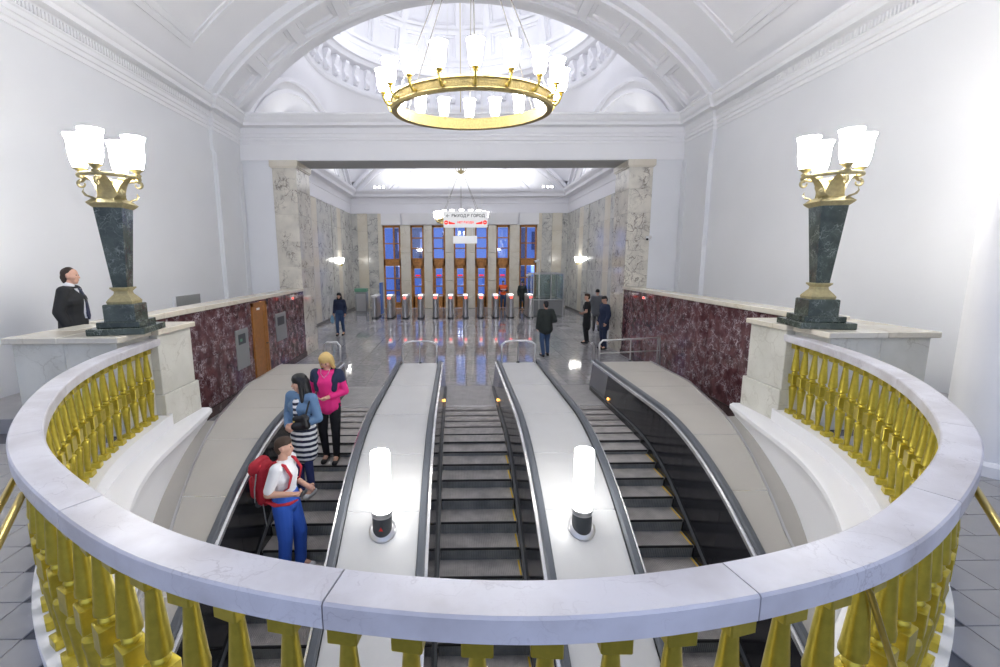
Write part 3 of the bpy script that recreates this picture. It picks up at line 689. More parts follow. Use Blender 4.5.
torchere(-4.22, 5.52, 'four-light torchere on green marble shaft beside man in dark suit', radians(12))
torchere(4.26, 5.60, 'four-light torchere on green marble shaft opposite the suited man', radians(-12))

# ------------------------------------------------------------------ chandeliers
def chandelier(loc, label, gm, stem_top, n=18):
    t = thing('chandelier', label, 'chandelier', loc, 0, 'ring chandeliers')
    B = lambda mb, nm, m_, sm=None, par=None: mb.build(nm, m_, par or t, smooth=sm, world=False)
    R_ = 1.05; N = 72
    sec = [(R_ - .05, 0), (R_ + .02, -.01), (R_ + .035, .02), (R_ + .02, .035), (R_ + .02, .115), (R_ + .035, .13), (R_ + .02, .155), (R_ - .05, .15)]
    rings = [[(r * cos(2 * pi * k / N), r * sin(2 * pi * k / N), z) for r, z in sec] for k in range(N + 1)]
    B(MB().loft(rings, cap=False), 'ring', 'ring_gold', 30)
    for k in range(6):
        a = 2 * pi * (k + .5) / 6; B(MB().tube([(R_ * cos(a), R_ * sin(a), .14), (.10 * cos(a), .10 * sin(a), 2.2)], .007, 6), 'cable', 'cable')
    B(MB().lathe([(.0, 2.12), (.06, 2.15), (.14, 2.2), (.16, 2.24), (.06, 2.30), (.03, 2.4), (.05, 2.45), (.02, 2.5)], 16), 'hub', 'gold_leaf', 40)
    for k in range(6):
        a = 2 * pi * k / 6; B(MB().tube([(.12 * cos(a), .12 * sin(a), 2.22), (.22 * cos(a), .22 * sin(a), 2.28), (.26 * cos(a), .26 * sin(a), 2.4)], [.02, .018, .006], 6), 'hub_leaf', 'gold_leaf')
    B(MB().tube([(0, 0, 2.4), (0, 0, stem_top - loc[2])], .014, 8), 'stem', 'brass')
    am = MB().tube([(R_ + .01, 0, .06), (R_ + .06, 0, .05), (R_ + .10, 0, .09), (R_ + .12, 0, .13), (R_ + .12, 0, .17)], [.022, .02, .016, .015, .02], 8)
    am.lathe([(.0, .15), (.03, .16), (.018, .175), (.045, .195), (.042, .205)], 12, (R_ + .12, 0, 0)); am = am.mesh('lamp_arm', 40); am.materials.append(MATS['brass'])
    sh = MB().lathe([(r * .68,   .20 + z * .72) for r, z in shade_prof(1.0)], 16, (R_ + .12, 0, 0)).mesh('shade', 50); sh.materials.append(MATS[gm])
    for k in range(n):
        a = 2 * pi * (k + .5) / n; ar = put('lamp_arm', am, t, (0, 0, 0), (0, 0, a)); put('shade', sh, ar)
    return t
chandelier((0.0, 6.55, 4.88), 'large gold ring chandelier hanging over the escalators', 'lamp_glass', 10.42).rotation_euler.x = radians(3.8)
chandelier((0.0, 21.3, 4.62), 'ring chandelier hanging under the dome of the ticket hall', 'far_lamp_glass', 18.3)

# ------------------------------------------------------------------ escalators
def S(y):        # step surface height
    if y >= 7.4: return 0.
    if y >= 5.7: d = 7.4 - y; return -(3.4 - sqrt(3.4 ** 2 - d * d))
    return -.4555 - (5.7 - y) * tan(radians(30))
def D(y):        # deck height
    if y >= 6.8: return .62
    if y >= 4.6: d = 6.8 - y; return .62 - (4.4 - sqrt(4.4 ** 2 - d * d))
    return .62 - 4.4 * (1 - cos(radians(30))) - (4.6 - y) * tan(radians(30))
YE, YN = -1.2, 10.12
SP = 2.2
def ys_between(a, b, st=.2):
    n = max(1, int(round(abs(b - a) / st))); return [a + (b - a) * k / n for k in range(n + 1)]
STEP = .3
def tread(y):    # front edge and height of the step under y
    n_ = math.ceil((8.85 - y) / STEP); y0 = 8.85 - n_ * STEP; return y0, S(y0 + .05)
stepm = MB(); stepm.box(-.508, .508, 0, .36, -.03, 0, mi=0)
stepm.loft([[(-.5, 0, -.03), (.5, 0, -.03), (.5, .05, -.03), (-.5, .05, -.03)], [(-.5, .010, -.10), (.5, .010, -.10), (.5, .05, -.10), (-.5, .05, -.10)], [(-.5, .025, -.19), (.5, .025, -.19), (.5, .05, -.19), (-.5, .05, -.19)]], mi=1)
stepm.box(-.5, .5, -.005, .014, -.024, .0015, mi=2)
stepm = stepm.mesh('step')
for m_ in ('tread', 'riser', 'black'): stepm.materials.append(MATS[m_])
ymk = MB().box(.475, .496, .02, .3, .0, .003).mesh('edge_marking'); ymk.materials.append(MATS['yellow'])
hsec = [(-.045, .0), (-.042, .03), (-.025, .045), (.025, .045), (.042, .03), (.045, .0), (.03, -.02), (-.03, -.02)]
ESC = [(-SP + .02, 'escalator carrying three people down beside the wooden door wall'), (.05, 'empty middle escalator between the two lit lamp decks'), (SP + .06, 'empty escalator beside the red marble wall with barrier rail')]
for cx, lab in ESC:
    e = thing('escalator', lab, 'escalator', (cx, 8.85, 0), 0, 'escalators')
    y = 8.85 - STEP
    k = 0
    while y > YE:
        st = put('step', stepm, e, (0, y - 8.85, S(y + .05)))
        if y < 6.7: put('edge_marking', ymk, st)
        y -= STEP; k += 1
    MB().box(cx - .60, cx + .60, 8.86, 10.36, -.1, .004).build('landing_plate', 'comb_plate', e)
    mb = MB()
    for q in range(50): x = cx - .49 + q * .02; mb.box(x, x + .009, 8.80, 8.88, -.004, .008)
    cb = mb.build('comb_teeth', 'steel', e)
    for s in (-1, 1):
        def strip(y0, y1, f, nm, m_, st=.2):
            return MB().loft([f(q) for q in ys_between(y0, y1, st)]).build(nm, m_, e)
        X = lambda d: cx + s * d
        strip(YE, YN - .15, lambda q: [(X(.512), q, S(q) - .3), (X(.512), q, S(q) + .09), (X(.53), q, S(q) + .10), (X(.53), q, S(q) - .3)], 'skirt', 'panel_black')
        strip(YE, YN - .15, lambda q: [(X(.505), q, S(q) + .088), (X(.505), q, S(q) + .108), (X(.54), q, S(q) + .112), (X(.54), q, S(q) + .09)], 'skirt_trim', 'dark_grey')
        jn = [YE, .4, 1.6, 2.8, 3.9, 4.9, 5.8, 6.8, 7.9, 9.0, YN - .05]
        for a, b in zip(jn, jn[1:]):
            strip(a + .003, b - .003, lambda q: [(X(.535), q, S(q) + .09), (X(.595), q, D(q) - .02), (X(.62), q, D(q) - .02), (X(.56), q, S(q) + .09)], 'inner_panel', 'panel_grey' if a > 8.5 else 'panel_black')
        strip(YE, YN, lambda q: [(X(.585), q, D(q) - .035), (X(.585), q, D(q) + .015), (X(.615), q, D(q) + .022), (X(.615), q, D(q) - .035)], 'rail_trim', 'trim_light')
        # handrail with its turned-down end
        path = [(q, D(q) + .03) for q in ys_between(YE, YN - .12, .2)] + [(YN - .12 + .15 * sin(a), D(9) + .03 - .15 + .15 * cos(a)) for a in [pi * k / 8 for k in range(1, 9)]] + [(YN - .35, D(9) - .27)]
        rings = []
        for i, (q, z) in enumerate(path):
            a, b = path[max(i - 1, 0)], path[min(i + 1, len(path) - 1)]; tx, tz = b[0] - a[0], b[1] - a[1]; l_ = math.hypot(tx, tz); nx, nz = -tz / l_, tx / l_
            rings.append([(X(.66) + u, q + nx * v, z + nz * v) for u, v in hsec])
        MB().loft(rings).build('handrail', 'rubber', e, smooth=40)
        MB().loft([[(X(.60), YN - .25, 0), (X(.60), YN - .02, .10), (X(.60), YN, D(9) - .32), (X(.60), YN - .10, D(9) - .02), (X(.60), YN - .5, D(9) - .02), (X(.60), YN - .5, 0)],
                   [(X(.70), YN - .25, 0), (X(.70), YN - .02, .10), (X(.70), YN, D(9) - .32), (X(.70), YN - .10, D(9) - .02), (X(.70), YN - .5, D(9) - .02), (X(.70), YN - .5, 0)]]).build('newel', 'steel', e)
    MB().box(cx + .515, cx + .54, 8.73, 8.77, .14, .18).build('signal_lamp', 'amber_light', e); MB().box(cx - .54, cx - .515, 8.73, 8.77, .14, .18).build('signal_lamp', 'amber_light', e)
# decks
def deck(lab, xa, xb, joints, m_, yn=YN - .06, taper=None, grp='escalator decks'):
    t = thing('escalator_deck', lab, 'deck', ((xa(9) + xb(9)) / 2, 9.0, 0), 0, grp)
    for a, b in zip(joints, joints[1:]):
        mb = MB(); mb.loft([[(xa(q), q, D(q) - .05), (xb(q), q, D(q) - .05), (xb(q), q, D(q) + .006), (xa(q), q, D(q) + .006)] for q in ys_between(a + .006, b - .006, .15)])
        mb.build('deck_panel', m_, t)
        MB().loft([[(xa(q), q, D(q) - .05), (xb(q), q, D(q) - .05), (xb(q), q, D(q) + .004), (xa(q), q, D(q) + .004)] for q in (b - .007, b + .007)]).build('joint_strip', 'trim_light', t)
    if abs(xb(9)) > 3.9:
        sg = 1 if xb(9) > 0 else -1
        MB().loft([[(xb(q), q, D(q) - .10), (sg * 4.5, q, D(q) - .10), (sg * 4.5, q, D(q) - .03), (xb(q), q, D(q) - .03)] for q in ys_between(.5, 6.5, .15)]).build('gap_cover', m_, t)
    x0, x1 = sorted((xa(10), xb(10))); MB().box(x0, x1, yn - .05, yn, 0, D(9)).build('end_panel', 'steel', t)
    return t
c0, c1, c2 = [c for c, _ in ESC]
J1 = [YE, .2, 1.2, 2.2, 3.2, 4.05, 4.75, 5.55, 6.6, 8.2, YN - .06]
deck('pale metal deck with lit lamp beside the escalator carrying people', lambda q: c0 + .71, lambda q: c1 - .71, J1, 'deck_metal')
deck('pale metal deck with lit lamp and a small access plate', lambda q: c1 + .71, lambda q: c2 - .71, J1, 'deck_metal')
for xa, xb in ((c0 + .705, c1 - .705), (c1 + .705, c2 - .705)):
    pass
def taper(q): return 4.15 if q > 8.3 else max(3.3, 4.15 - (8.3 - q) * .22)
J2 = [.5, 2.0, 3.0, 4.0, 4.95, 5.9, 6.95, 8.0, 9.1, YN - .06]
deck('wide beige side deck below the red marble wall with the wooden door', lambda q: c0 - .71, lambda q: -taper(q), J2, 'deck_beige')
dk = deck('wide beige side deck below the red marble wall with barrier rail', lambda q: c2 + .71, lambda q: taper(q), J2, 'deck_beige')
for s in (-1, 1):
    t = sroot('trim_%d' % (5 if s < 0 else 6))
    MB().loft([[(s * taper(q), q, D(q) - .7), (s * taper(q), q, D(q) + .02), (s * (taper(q) + .03), q, D(q) + .02), (s * (taper(q) + .03), q, D(q) - .7)] for q in ys_between(.5, YN - .06, .15)]).build('deck_edge', 'steel', t)
# access plate on the right lamp deck
yq = 4.0
sl = math.atan((D(yq + .05) - D(yq - .05)) / .1)
t = thing('access_plate', 'small pale access plate with slot on the lamp deck', 'plate', ((c1 + c2) / 2 + .02, yq, D(yq) + .008)); t.rotation_euler = (sl, 0, 0)
mb = MB(); mb.bbox(-.12, .12, -.07, .07, 0, .008, c=.002); mb.build('frame', 'deck_beige', t, world=False); MB().box(-.075, .075, -.03, .03, .008, .011).build('slot_cover', 'white_plastic', t, world=False)

# deck lamps: upright lit tube on a dark base
def deck_lamp(x, y, lab, mark):
    t = thing('deck_lamp', lab, 'lamp', (x, y, D(y)), 0, 'tube lamps on the escalator decks')
    s_ = math.atan((D(y + .05) - D(y - .05)) / .1)
    B = lambda mb, nm, m_, sm=40, par=None: mb.build(nm, m_, par or t, smooth=sm, world=False)
    fl_ = B(MB().lathe([(.0, -.004), (.145, -.004), (.145, .02), (.125, .035), (.09, .04)], 28), 'flange', 'steel'); fl_.rotation_euler = (s_, 0, 0)
    B(MB().lathe([(.105, -.07), (.105, .19), (.102, .195)], 28), 'base', 'dark_grey'); B(MB().lathe([(.107, .185), (.112, .195), (.112, .235), (.107, .245)], 28), 'collar', 'steel')
    B(MB().lathe([(.103, .245), (.103, .895), (.096, .91), (.07, .92)], 28), 'tube', 'tube_glass')
    if mark:
        m3 = MB(); m3.loft([[(-.022, -.1052, .06), (.022, -.1052, .06), (0, -.1052, .105)], [(-.022, -.108, .06), (.022, -.108, .06), (0, -.108, .105)]]); B(m3, 'triangle_mark', 'red_plastic', None)
    return t
DLY = 4.56
deck_lamp((c0 + c1) / 2 + .02, DLY, 'lit white tube lamp with red triangle mark on dark base', True)
deck_lamp((c1 + c2) / 2 - .03, DLY, 'lit white tube lamp on deck with the access plate', False)

# guard rails at the deck ends
def guard(lab, path, posts, zd):
    p0 = path[0]; t = thing('guard_rail', lab, 'guard rail', p0, 0, 'steel guard rails at the escalator heads')
    MB().tube(path, .022, 10).build('top_rail', 'steel', t, smooth=50)
    for (x, y, z0, z1) in posts:
        MB().tube([(x, y, z0), (x, y, z1)], .018, 8).build('post', 'steel', t, smooth=50); MB().lathe([(.045, 0), (.045, .012), (.022, .03)], 12, (x, y, z0)).build('flange', 'dark_grey', t)
    return t
for xa, xb, lab in ((c0 + .73, c1 - .73, 'bent steel guard rail on the deck left of the empty middle escalator'), (c1 + .73, c2 - .73, 'bent steel guard rail on deck nearest the man in jeans')):
    lab = lab.replace('left of', 'beside striped-dress woman and'); zd = D(9) + .006; y = YN - .1; h = .50
    guard(lab, [(xa, y, zd), (xa, y, zd + h - .08), (xa + .08, y, zd + h - .02), (xa + .22, y + .05, zd + h), (xb - .22, y + .05, zd + h), (xb - .08, y, zd + h - .02), (xb, y, zd + h - .08), (xb, y, zd)], [((xa + xb) / 2, y + .04, zd, zd + h)], zd)
zd = D(9) + .006
guard('short bent steel guard rail beside the blonde woman', [(c0 - 1.0, YN - .12, zd), (c0 - 1.0, YN - .12, zd + .45), (c0 - .94, YN - .12, zd + .5), (c0 - .72, YN - .1, zd + .5), (c0 - .66, YN - .1, zd + .42), (c0 - .66, YN - .1, zd - .02)], [(c0 - .83, YN - .12, zd, zd + .5)], zd)
xr = c2 + .72
g = guard('long steel barrier rail reaching the red marble wall', [(xr, YN - .1, zd), (xr, YN - .1, zd + .42), (xr + .07, YN - .1, zd + .5), (xr + .2, YN - .1, zd + .5), (XR - .45, YN + .2, zd + .5), (XR - .40, YN + .2, .0)], [(xr + .75, YN + .02, zd - .0, zd + .5), (XR - .5, YN + .18, 0.0, zd + .5)], zd)
MB().tube([(xr, YN - .1, zd + .2), (XR - .42, YN + .2, zd + .2)], .014, 8).build('mid_rail', 'steel', g, smooth=50)
MB().tube([(xr - .10, YN + .02, .25), (xr - .10, YN + .02, zd + .35), (xr - .14, YN + .02, zd + .42)], .03, 8).build('post', 'steel', g, smooth=50)

# ------------------------------------------------------------------ ticket gates, booth, signs
ORD = 'first second third fourth fifth sixth seventh eighth ninth tenth'.split()
GX = [390.5, 405.5, 420.7, 435.7, 450.7, 465.7, 481.1, 496.1, 511.3, 530.8]
def gate(x, y, lab, lit=True, h=1.17):
    t = thing('ticket_gate', lab, 'ticket gate', (x, y, 0), 0, 'ticket gates across the hall')
    B = lambda mb, nm, m_, sm=40: mb.build(nm, m_, t, smooth=sm, world=False)
    def rr(w, l, z): return [(w * cos(a), -w * .0 + (w * sin(a) if sin(a) < 0 else l * 1.0), z) if 0 else (w * cos(a), w * sin(a) + (l if sin(a) > .01 else 0), z) for a in [2 * pi * k / 16 for k in range(16)]]
    B(MB().loft([rr(.155, 1.1, 0), rr(.155, 1.1, .07)]), 'foot', 'dark_grey'); B(MB().loft([rr(.135, 1.1, .07), rr(.135, 1.1, h - .09)]), 'body', 'steel')
    B(MB().loft([rr(.145, 1.1, h - .09), rr(.145, 1.1, h), rr(.12, 1.08, h + .02)]), 'head', 'white_plastic')
    if lit:
        B(MB().box(-.065, .065, -.158, -.13, h - .14, h - .06), 'stop_signal', 'red_light'); B(MB().box(-.10, .10, -.10, .25, h + .018, h + .05), 'lit_cap', 'white_light')
    return t
for i, px_ in enumerate(GX):
    p = atz(px_, 318.6, 0); gate(p.x, 23.1, 'steel ticket gate with red stop signal, %s lit one from the unlit gate' % ORD[i])
gate(atz(377, 317, 0).x, 23.3, 'unlit steel ticket gate at the end beside blue panel', False)
p = atz(384.5, 313, 0); t = thing('blue_stand', 'narrow blue upright panel beside the unlit ticket gate', 'panel', (p.x - .05, 25.3, 0))
MB().bbox(-.05, .05, -.35, .35, .02, 1.75, c=.01).build('panel', 'blue_panel', t, world=False); MB().box(-.10, .10, -.4, .4, 0, .03).build('foot', 'steel', t, world=False)
p = atz(360.5, 314, 0); t = thing('ticket_machine', 'grey steel cabinet with green top against the marble wall', 'cabinet', (p.x, 25.9, 0))
MB().bbox(-.32, .32, -.25, .25, 0, 1.22, c=.01).build('body', 'grey_box', t, world=False); MB().bbox(-.34, .34, -.27, .27, 1.22, 1.40, c=.01).build('top', 'green_top', t, world=False); MB().box(-.26, .26, -.262, -.248, .15, 1.1).build('door', 'steel', t, world=False)
# glazed attendant booth
bp = (4.55, 24.6, 0); t = thing('attendant_booth', 'glazed attendant booth with steel frame past the ticket gates', 'booth', bp)
bw, bd_, bh = .78, .9, 2.25
for sx in (-1, 1):
    for sy in (-1, 1): MB().box(sx * bw - .03, sx * bw + .03, sy * bd_ - .03, sy * bd_ + .03, 0, bh).build('frame_post', 'steel', t, world=False)
for sy in (-1, 1): MB().box(-bw, bw, sy * bd_ - .03, sy * bd_ + .03, bh - .06, bh).build('frame_bar', 'steel', t, world=False); MB().box(-bw, bw, sy * bd_ - .02, sy * bd_ + .02, .05, .85).build('lower_panel', 'grey_box', t, world=False); MB().box(-bw + .03, bw - .03, sy * bd_ - .006, sy * bd_ + .006, .9, bh - .06).build('pane', 'booth_glass', t, world=False)
for sx in (-1, 1): MB().box(sx * bw - .03, sx * bw + .03, -bd_, bd_, bh - .06, bh).build('frame_bar', 'steel', t, world=False); MB().box(sx * bw - .02, sx * bw + .02, -bd_, bd_, .05, .85).build('lower_panel', 'grey_box', t, world=False); MB().box(sx * bw - .006, sx * bw + .006, -bd_ + .03, bd_ - .03, .9, bh - .06).build('pane', 'booth_glass', t, world=False)
MB().box(.10, .15, -bd_ - .03, -bd_ + .03, .9, bh).build('frame_post', 'steel', t, world=False); MB().bbox(-bw - .1, bw + .05, -bd_ - .15, -bd_ + .2, .85, .9, c=.01).build('counter', 'steel', t, world=False)
# hanging exit sign and lit panel below it
sy_ = 19.7
a, b = aty(443.5, 219, sy_), aty(487.5, 219, sy_); sx_ = (a.x + b.x) / 2; wd = b.x - a.x; zt, zb_ = aty(465, 211, sy_).z, aty(465, 227.5, sy_).z
t = thing('exit_sign', 'hanging white exit sign with red lower band in Cyrillic', 'sign', (sx_, sy_, zb_)); hh = zt - zb_
MB().bbox(-wd / 2, wd / 2, -.06, .06, 0, hh, c=.02).build('lightbox', 'sign_white', t, world=False)
for s in (-1, 1): MB().tube([(s * wd * .37, 0, hh), (s * wd * .37, 0, 16.3 - zb_)], .012, 6).build('rod', 'white_plastic', t, world=False)
for wd_, xo in (('ВЫХОД', -.28), ('В', .12), ('ГОРОД', .52)): text_obj('exit_word', wd_, .165, 'sign_text', t, (xo, -.064, hh * .70))
text_obj('exit_arrow', '←', .18, 'sign_text', t, (-wd * .40, -.064, hh * .70))
for s in (-1, 1):
    mb = MB(); mb.lathe([(.085, 0), (.085, .006)], 20); o = mb.build('no_entry_disc', 'sign_red', t, world=False); o.location = (s * wd * .44, -.062, hh * .30); o.rotation_euler = (pi / 2, 0, 0)
    MB().box(-.05, .05, -.07, -.066, -.014, .014).build('no_entry_bar', 'sign_white', t, world=False).location = (s * wd * .44, 0, hh * .30)
    MB().loft([[(s * wd * .24, -.066, hh * .20), (s * wd * .38, -.066, hh * .20), (s * wd * .38, -.066, hh * .40), (s * wd * .34, -.066, hh * .32), (s * wd * .24, -.066, hh * .27)], [(s * wd * .24, -.062, hh * .20), (s * wd * .38, -.062, hh * .20), (s * wd * .38, -.062, hh * .40), (s * wd * .34, -.062, hh * .32), (s * wd * .24, -.062, hh * .27)]]).build('red_arrow', 'sign_red', t, world=False)
text_obj('no_entry_lettering', 'НЕТ ВХОДА', .12, 'sign_red', t, (0, -.064, hh * .30))
a, b = aty(453, 240, sy_), aty(477, 240, sy_); wd2 = b.x - a.x; z1, z0 = aty(465, 236, sy_).z, aty(465, 243.5, sy_).z
t = thing('light_panel', 'small lit white panel hanging below the exit sign', 'sign', ((a.x + b.x) / 2, sy_, z0))
MB().bbox(-wd2 / 2, wd2 / 2, -.05, .05, 0, z1 - z0, c=.015).build('lightbox', 'sign_white', t, world=False)
for s in (-1, 1): MB().tube([(s * wd2 * .3, 0, z1 - z0), (s * wd2 * .3, 0, zb_ - z0)], .01, 6).build('rod', 'white_plastic', t, world=False)
# sconces
for s, y in ((-1, 24.9), (1, 25.3)):
    t = thing('wall_sconce', 'small lit sconce on the grey veined marble ' + ('beside grey cabinet' if s < 0 else 'above waiting people'), 'lamp', (s * (XW - .05), y, 2.75), 0, 'hall sconces')
    MB().lathe([(.0, -.1), (.04, -.08), (.03, 0), (.06, .05)], 12, (-s * .14, 0, 0)).build('cup', 'brass', t, world=False); MB().tube([(0, 0, -.02), (-s * .14, 0, -.06)], .015, 6).build('arm', 'brass', t, world=False)
    MB().lathe([(.06, .05), (.10, .12), (.11, .25), (.14, .33)], 14, (-s * .14, 0, 0)).build('shade', 'tube_glass', t, world=False)
    light('sconce_glow', 'POINT', (s * (XW - .32), y, 3.0), 14, (1, .97, .9), .1)
# security cameras
def cctv(loc, rz, lab, rod):
    t = thing('security_camera', lab, 'camera', loc, rz, 'security cameras')
    b_ = MB().bbox(-.05, .05, -.16, .12, -.045, .05, c=.012).build('body', 'white_plastic', t, world=False); b_.rotation_euler = (radians(14), 0, 0)
    MB().lathe([(.035, 0), (.035, .02)], 12).build('lens', 'black', t, world=False); t.children[-1].location = (0, -.165, -.04); t.children[-1].rotation_euler = (pi / 2 + .25, 0, 0)
    MB().tube(rod, .018, 8).build('bracket', 'white_plastic', t, world=False)
p = atx_ = None
pc = aty(649, 238, 13.72)
cctv(tuple(pc), radians(-38), 'white security camera on plain wall beside marble pier', [(0, .08, .04), (.0, .16, .05), (-.22, .28, .05)])
p = aty(537, 261, 23.3); cctv(p, radians(-60), 'white security camera high on post by glazed booth', [(0, .0, .03), (.0, .15, .0), (0, .2, -2.0 - (p.z - 2.9) - .9)])
p = aty(529, 275, 22.6); cctv(p, radians(-70), 'white security camera lower on post by glazed booth', [(0, .0, .03), (.0, .12, .0), (0, .16, -p.z)])

# ------------------------------------------------------------------ round column at the right wall, brass bars
cl = thing('wall_column', 'smooth white round column standing beside the balustrade', 'column', (5.02, 4.18, ZB))
MB().lathe([(.40, 0), (.40, .10), (.36, .13)], 40).build('column_base', 'plaster', cl, smooth=30, world=False)
mb = MB(); NF = 20; rg = []
for z in (.13, 5.9): rg.append([((.335 + .006 * cos(k * pi)) * cos(2 * pi * k / (2 * NF)), (.335 + .006 * cos(k * pi)) * sin(2 * pi * k / (2 * NF)), z) for k in range(2 * NF)])
mb.loft(rg); mb.build('column_shaft', 'plaster', cl, smooth=50, world=False)
MB().lathe([(.335, 5.85), (.40, 5.95), (.42, 6.1), (.42, 6.2)], 40).build('column_capital', 'plaster', cl, smooth=30, world=False)
def zray(px_, py_, z): return tuple(atz(px_, py_, z))
for lab, P in (('brass barrier bars leaving the balustrade over plain floor tiles', [[(22, 495, 1.86), (-30, 600, 1.86)], [(14, 480, 1.80), (-30, 560, 1.80)]]),
               ('thin brass barrier bar leaving the balustrade towards the white column', [[(962, 468, 1.84), (1040, 590, 1.84)]])):
    a = Vector(zray(*P[0][0])); t = thing('brass_barrier', lab, 'barrier', (a.x, a.y, ZB))
    for (x0, y0, z0), (x1, y1, z1) in P:
        a, b = Vector(zray(x0, y0, z0)), Vector(zray(x1, y1, z1)); MB().tube([a, a.lerp(b, .5), b], .016, 10).build('bar', 'brass', t, smooth=50)
    MB().tube([(b.x, b.y, 1.84), (b.x, b.y, ZB)], .022, 10).build('post', 'brass', t, smooth=50)
a = atz(852, 574, 1.855); t = thing('brass_stay', 'bent flat brass bar fixed under the marble rail', 'bracket', (a.x, a.y, 1.2))
pth = [Vector(atz(850, 578, 1.85)), Vector(atz(862, 578, 1.84)), Vector(atz(870, 592, 1.80)), Vector(atz(880, 625, 1.66)), Vector(atz(894, 668, 1.5)), Vector(atz(906, 700, 1.36)), Vector(atz(912, 720, ZB + .0))]
MB().tube(pth, .014, 8, flat=.6).build('bar', 'brass', t, smooth=50)
bpy.context.view_layer.update()

# ------------------------------------------------------------------ people
def soft(mb, name, m_, par, vox, it=3):
    o = mb.build(name, m_, par, world=False)
    r = o.modifiers.new('remesh', 'REMESH'); r.mode = 'VOXEL'; r.voxel_size = vox; r.use_smooth_shade = True
    sm = o.modifiers.new('smooth', 'SMOOTH'); sm.iterations = it; sm.factor = .5
    return o
BASE = dict(pel=(0, 0, .95), wai=(0, 0, 1.10), che=(0, .01, 1.27), top=(0, 0, 1.37), nek=(0, -.005, 1.45), hed=(0, .02, 1.60),
            sh=(.175, 0, 1.395), el=(.235, -.03, 1.12), wr=(.24, .07, .88), hi=(.09, 0, .92), kn=(.10, .03, .50), an=(.10, -.02, .085), to=(.115, .13, .035))
def joints(over, sc):
    J = {}
    for k, v in BASE.items():
        if k in ('pel', 'wai', 'che', 'top', 'nek', 'hed'): J[k] = Vector(v)
        else: J[k + 'r'] = Vector(v); J[k + 'l'] = Vector((-v[0], v[1], v[2]))
    for k, v in (over or {}).items(): J[k] = Vector(v)
    return {k: v * sc for k, v in J.items()}
def head_pt(J, H, p): return J['hed'] + H @ Vector(p)
def torso(mb, J, d, wd=1.0, low=0.0):
    mb.cone(J['pel'] + Vector((0, 0, -low)), (.125 + d) * wd, J['wai'], .108 * wd + d, 1.28); mb.cone(J['wai'], .108 * wd + d, J['che'], .125 * wd + d, 1.3); mb.cone(J['che'], .125 * wd + d, J['top'], .085 + d, 1.45)
    for s in 'lr': mb.cone(J['top'], .07 + d, J['sh' + s], .058 + d)
def arm(mb, J, s, d, frac=2.0):
    a, b, c = J['sh' + s], J['el' + s], J['wr' + s]
    e = a.lerp(b, min(1, frac)); mb.cone(a, .056 + d, e, .056 - .012 * min(1, frac) + d)
    if frac > 1: mb.cone(b, .044 + d, b.lerp(c, frac - 1), .044 - .014 * (frac - 1) + d)
def leg(mb, J, s, d, frac=2.0):
    a, b, c = J['hi' + s], J['kn' + s], J['an' + s]
    e = a.lerp(b, min(1, frac)); mb.cone(a, .088 + d, e, .088 - .028 * min(1, frac) + d)
    if frac > 1: mb.cone(b, .058 + d, b.lerp(c, frac - 1), .058 - .018 * (frac - 1) + d)
def hand(mb, J, s, curl=.5, up=None):
    w, e = J['wr' + s], J['el' + s]; t = (w - e).normalized(); sg = 1 if s == 'r' else -1
    side = Vector(up) if up else Vector((0, 1, 0)); side = (side - t * side.dot(t)).normalized(); nrm = t.cross(side)
    if nrm.dot(Vector((-sg, 0, 0))) < 0: nrm = -nrm       # palm faces the body
    mb.cone(w - t * .02, .026, w + t * .055, .030, 1.35, side=side)
    for i, (o, ln) in enumerate(((.030, .062), (.010, .072), (-.010, .066), (-.030, .052))):
        a = w + t * .072 + side * o; b = a + (t * cos(curl) + nrm * sin(curl)) * ln * .55; c = b + (t * cos(curl * 2.2) + nrm * sin(curl * 2.2)) * ln * .55
        mb.cone(a - t * .02, .0095, b, .009); mb.cone(b, .009, c, .0078)
    a = w + t * .015 + side * .032; b = a + (side * .75 + t * .6 + nrm * .25).normalized() * .038; c = b + (t * .8 + nrm * .5).normalized() * .032
    mb.cone(a, .0115, b, .0105); mb.cone(b, .0105, c, .0085)
def head(mb, J, H):
    P = lambda *p: head_pt(J, H, p)
    c = J['hed']
    mb.cone(P(0, -.018, .025), .082, P(0, .012, .03), .080, .92, side=H @ Vector((1, 0, 0))); mb.cone(P(0, .02, -.01), .070, P(0, .045, -.075), .040, 1.1, side=H @ Vector((1, 0, 0)))
    mb.cone(P(0, .088, .005), .011, P(0, .106, -.030), .013); mb.cone(P(0, .070, -.058), .020, P(0, .074, -.066), .018, 1.4, side=H @ Vector((1, 0, 0)))
    mb.cone(P(0, .060, -.100), .018, P(0, .066, -.096), .016)
    for s in (-1, 1): mb.cone(P(s * .076, -.005, .012), .012, P(s * .079, -.008, -.025), .009); mb.cone(P(s * .04, .072, -.01), .02, P(s * .045, .06, -.03), .02)
    mb.cone(J['nek'] + Vector((0, 0, -.03)), .058, P(0, -.012, -.07), .052)
def face(t, J, H, sc):
    P = lambda *p: head_pt(J, H, p)
    for s in (-1, 1):
        MB().ball(P(s * .031, .082, .010), (.012 * sc, .008 * sc, .008 * sc), 8, 5).build('eye', 'eye', t, smooth=60, world=False)
    MB().ball(P(0, .089, -.058), (.022 * sc, .008 * sc, .006 * sc), 8, 5).build('mouth', 'lips', t, smooth=60, world=False)
def shoes(t, J, m_, vox):
    for s in 'lr':
        mb = MB(); a, b = J['an' + s], J['to' + s]; heel = Vector((a.x, a.y - .045, .04)); mb.cone(heel, .042, b, .040); mb.cone(a - Vector((0, 0, .02)), .045, b.lerp(heel, .4), .04); soft(mb, 'shoe', m_, t, vox)
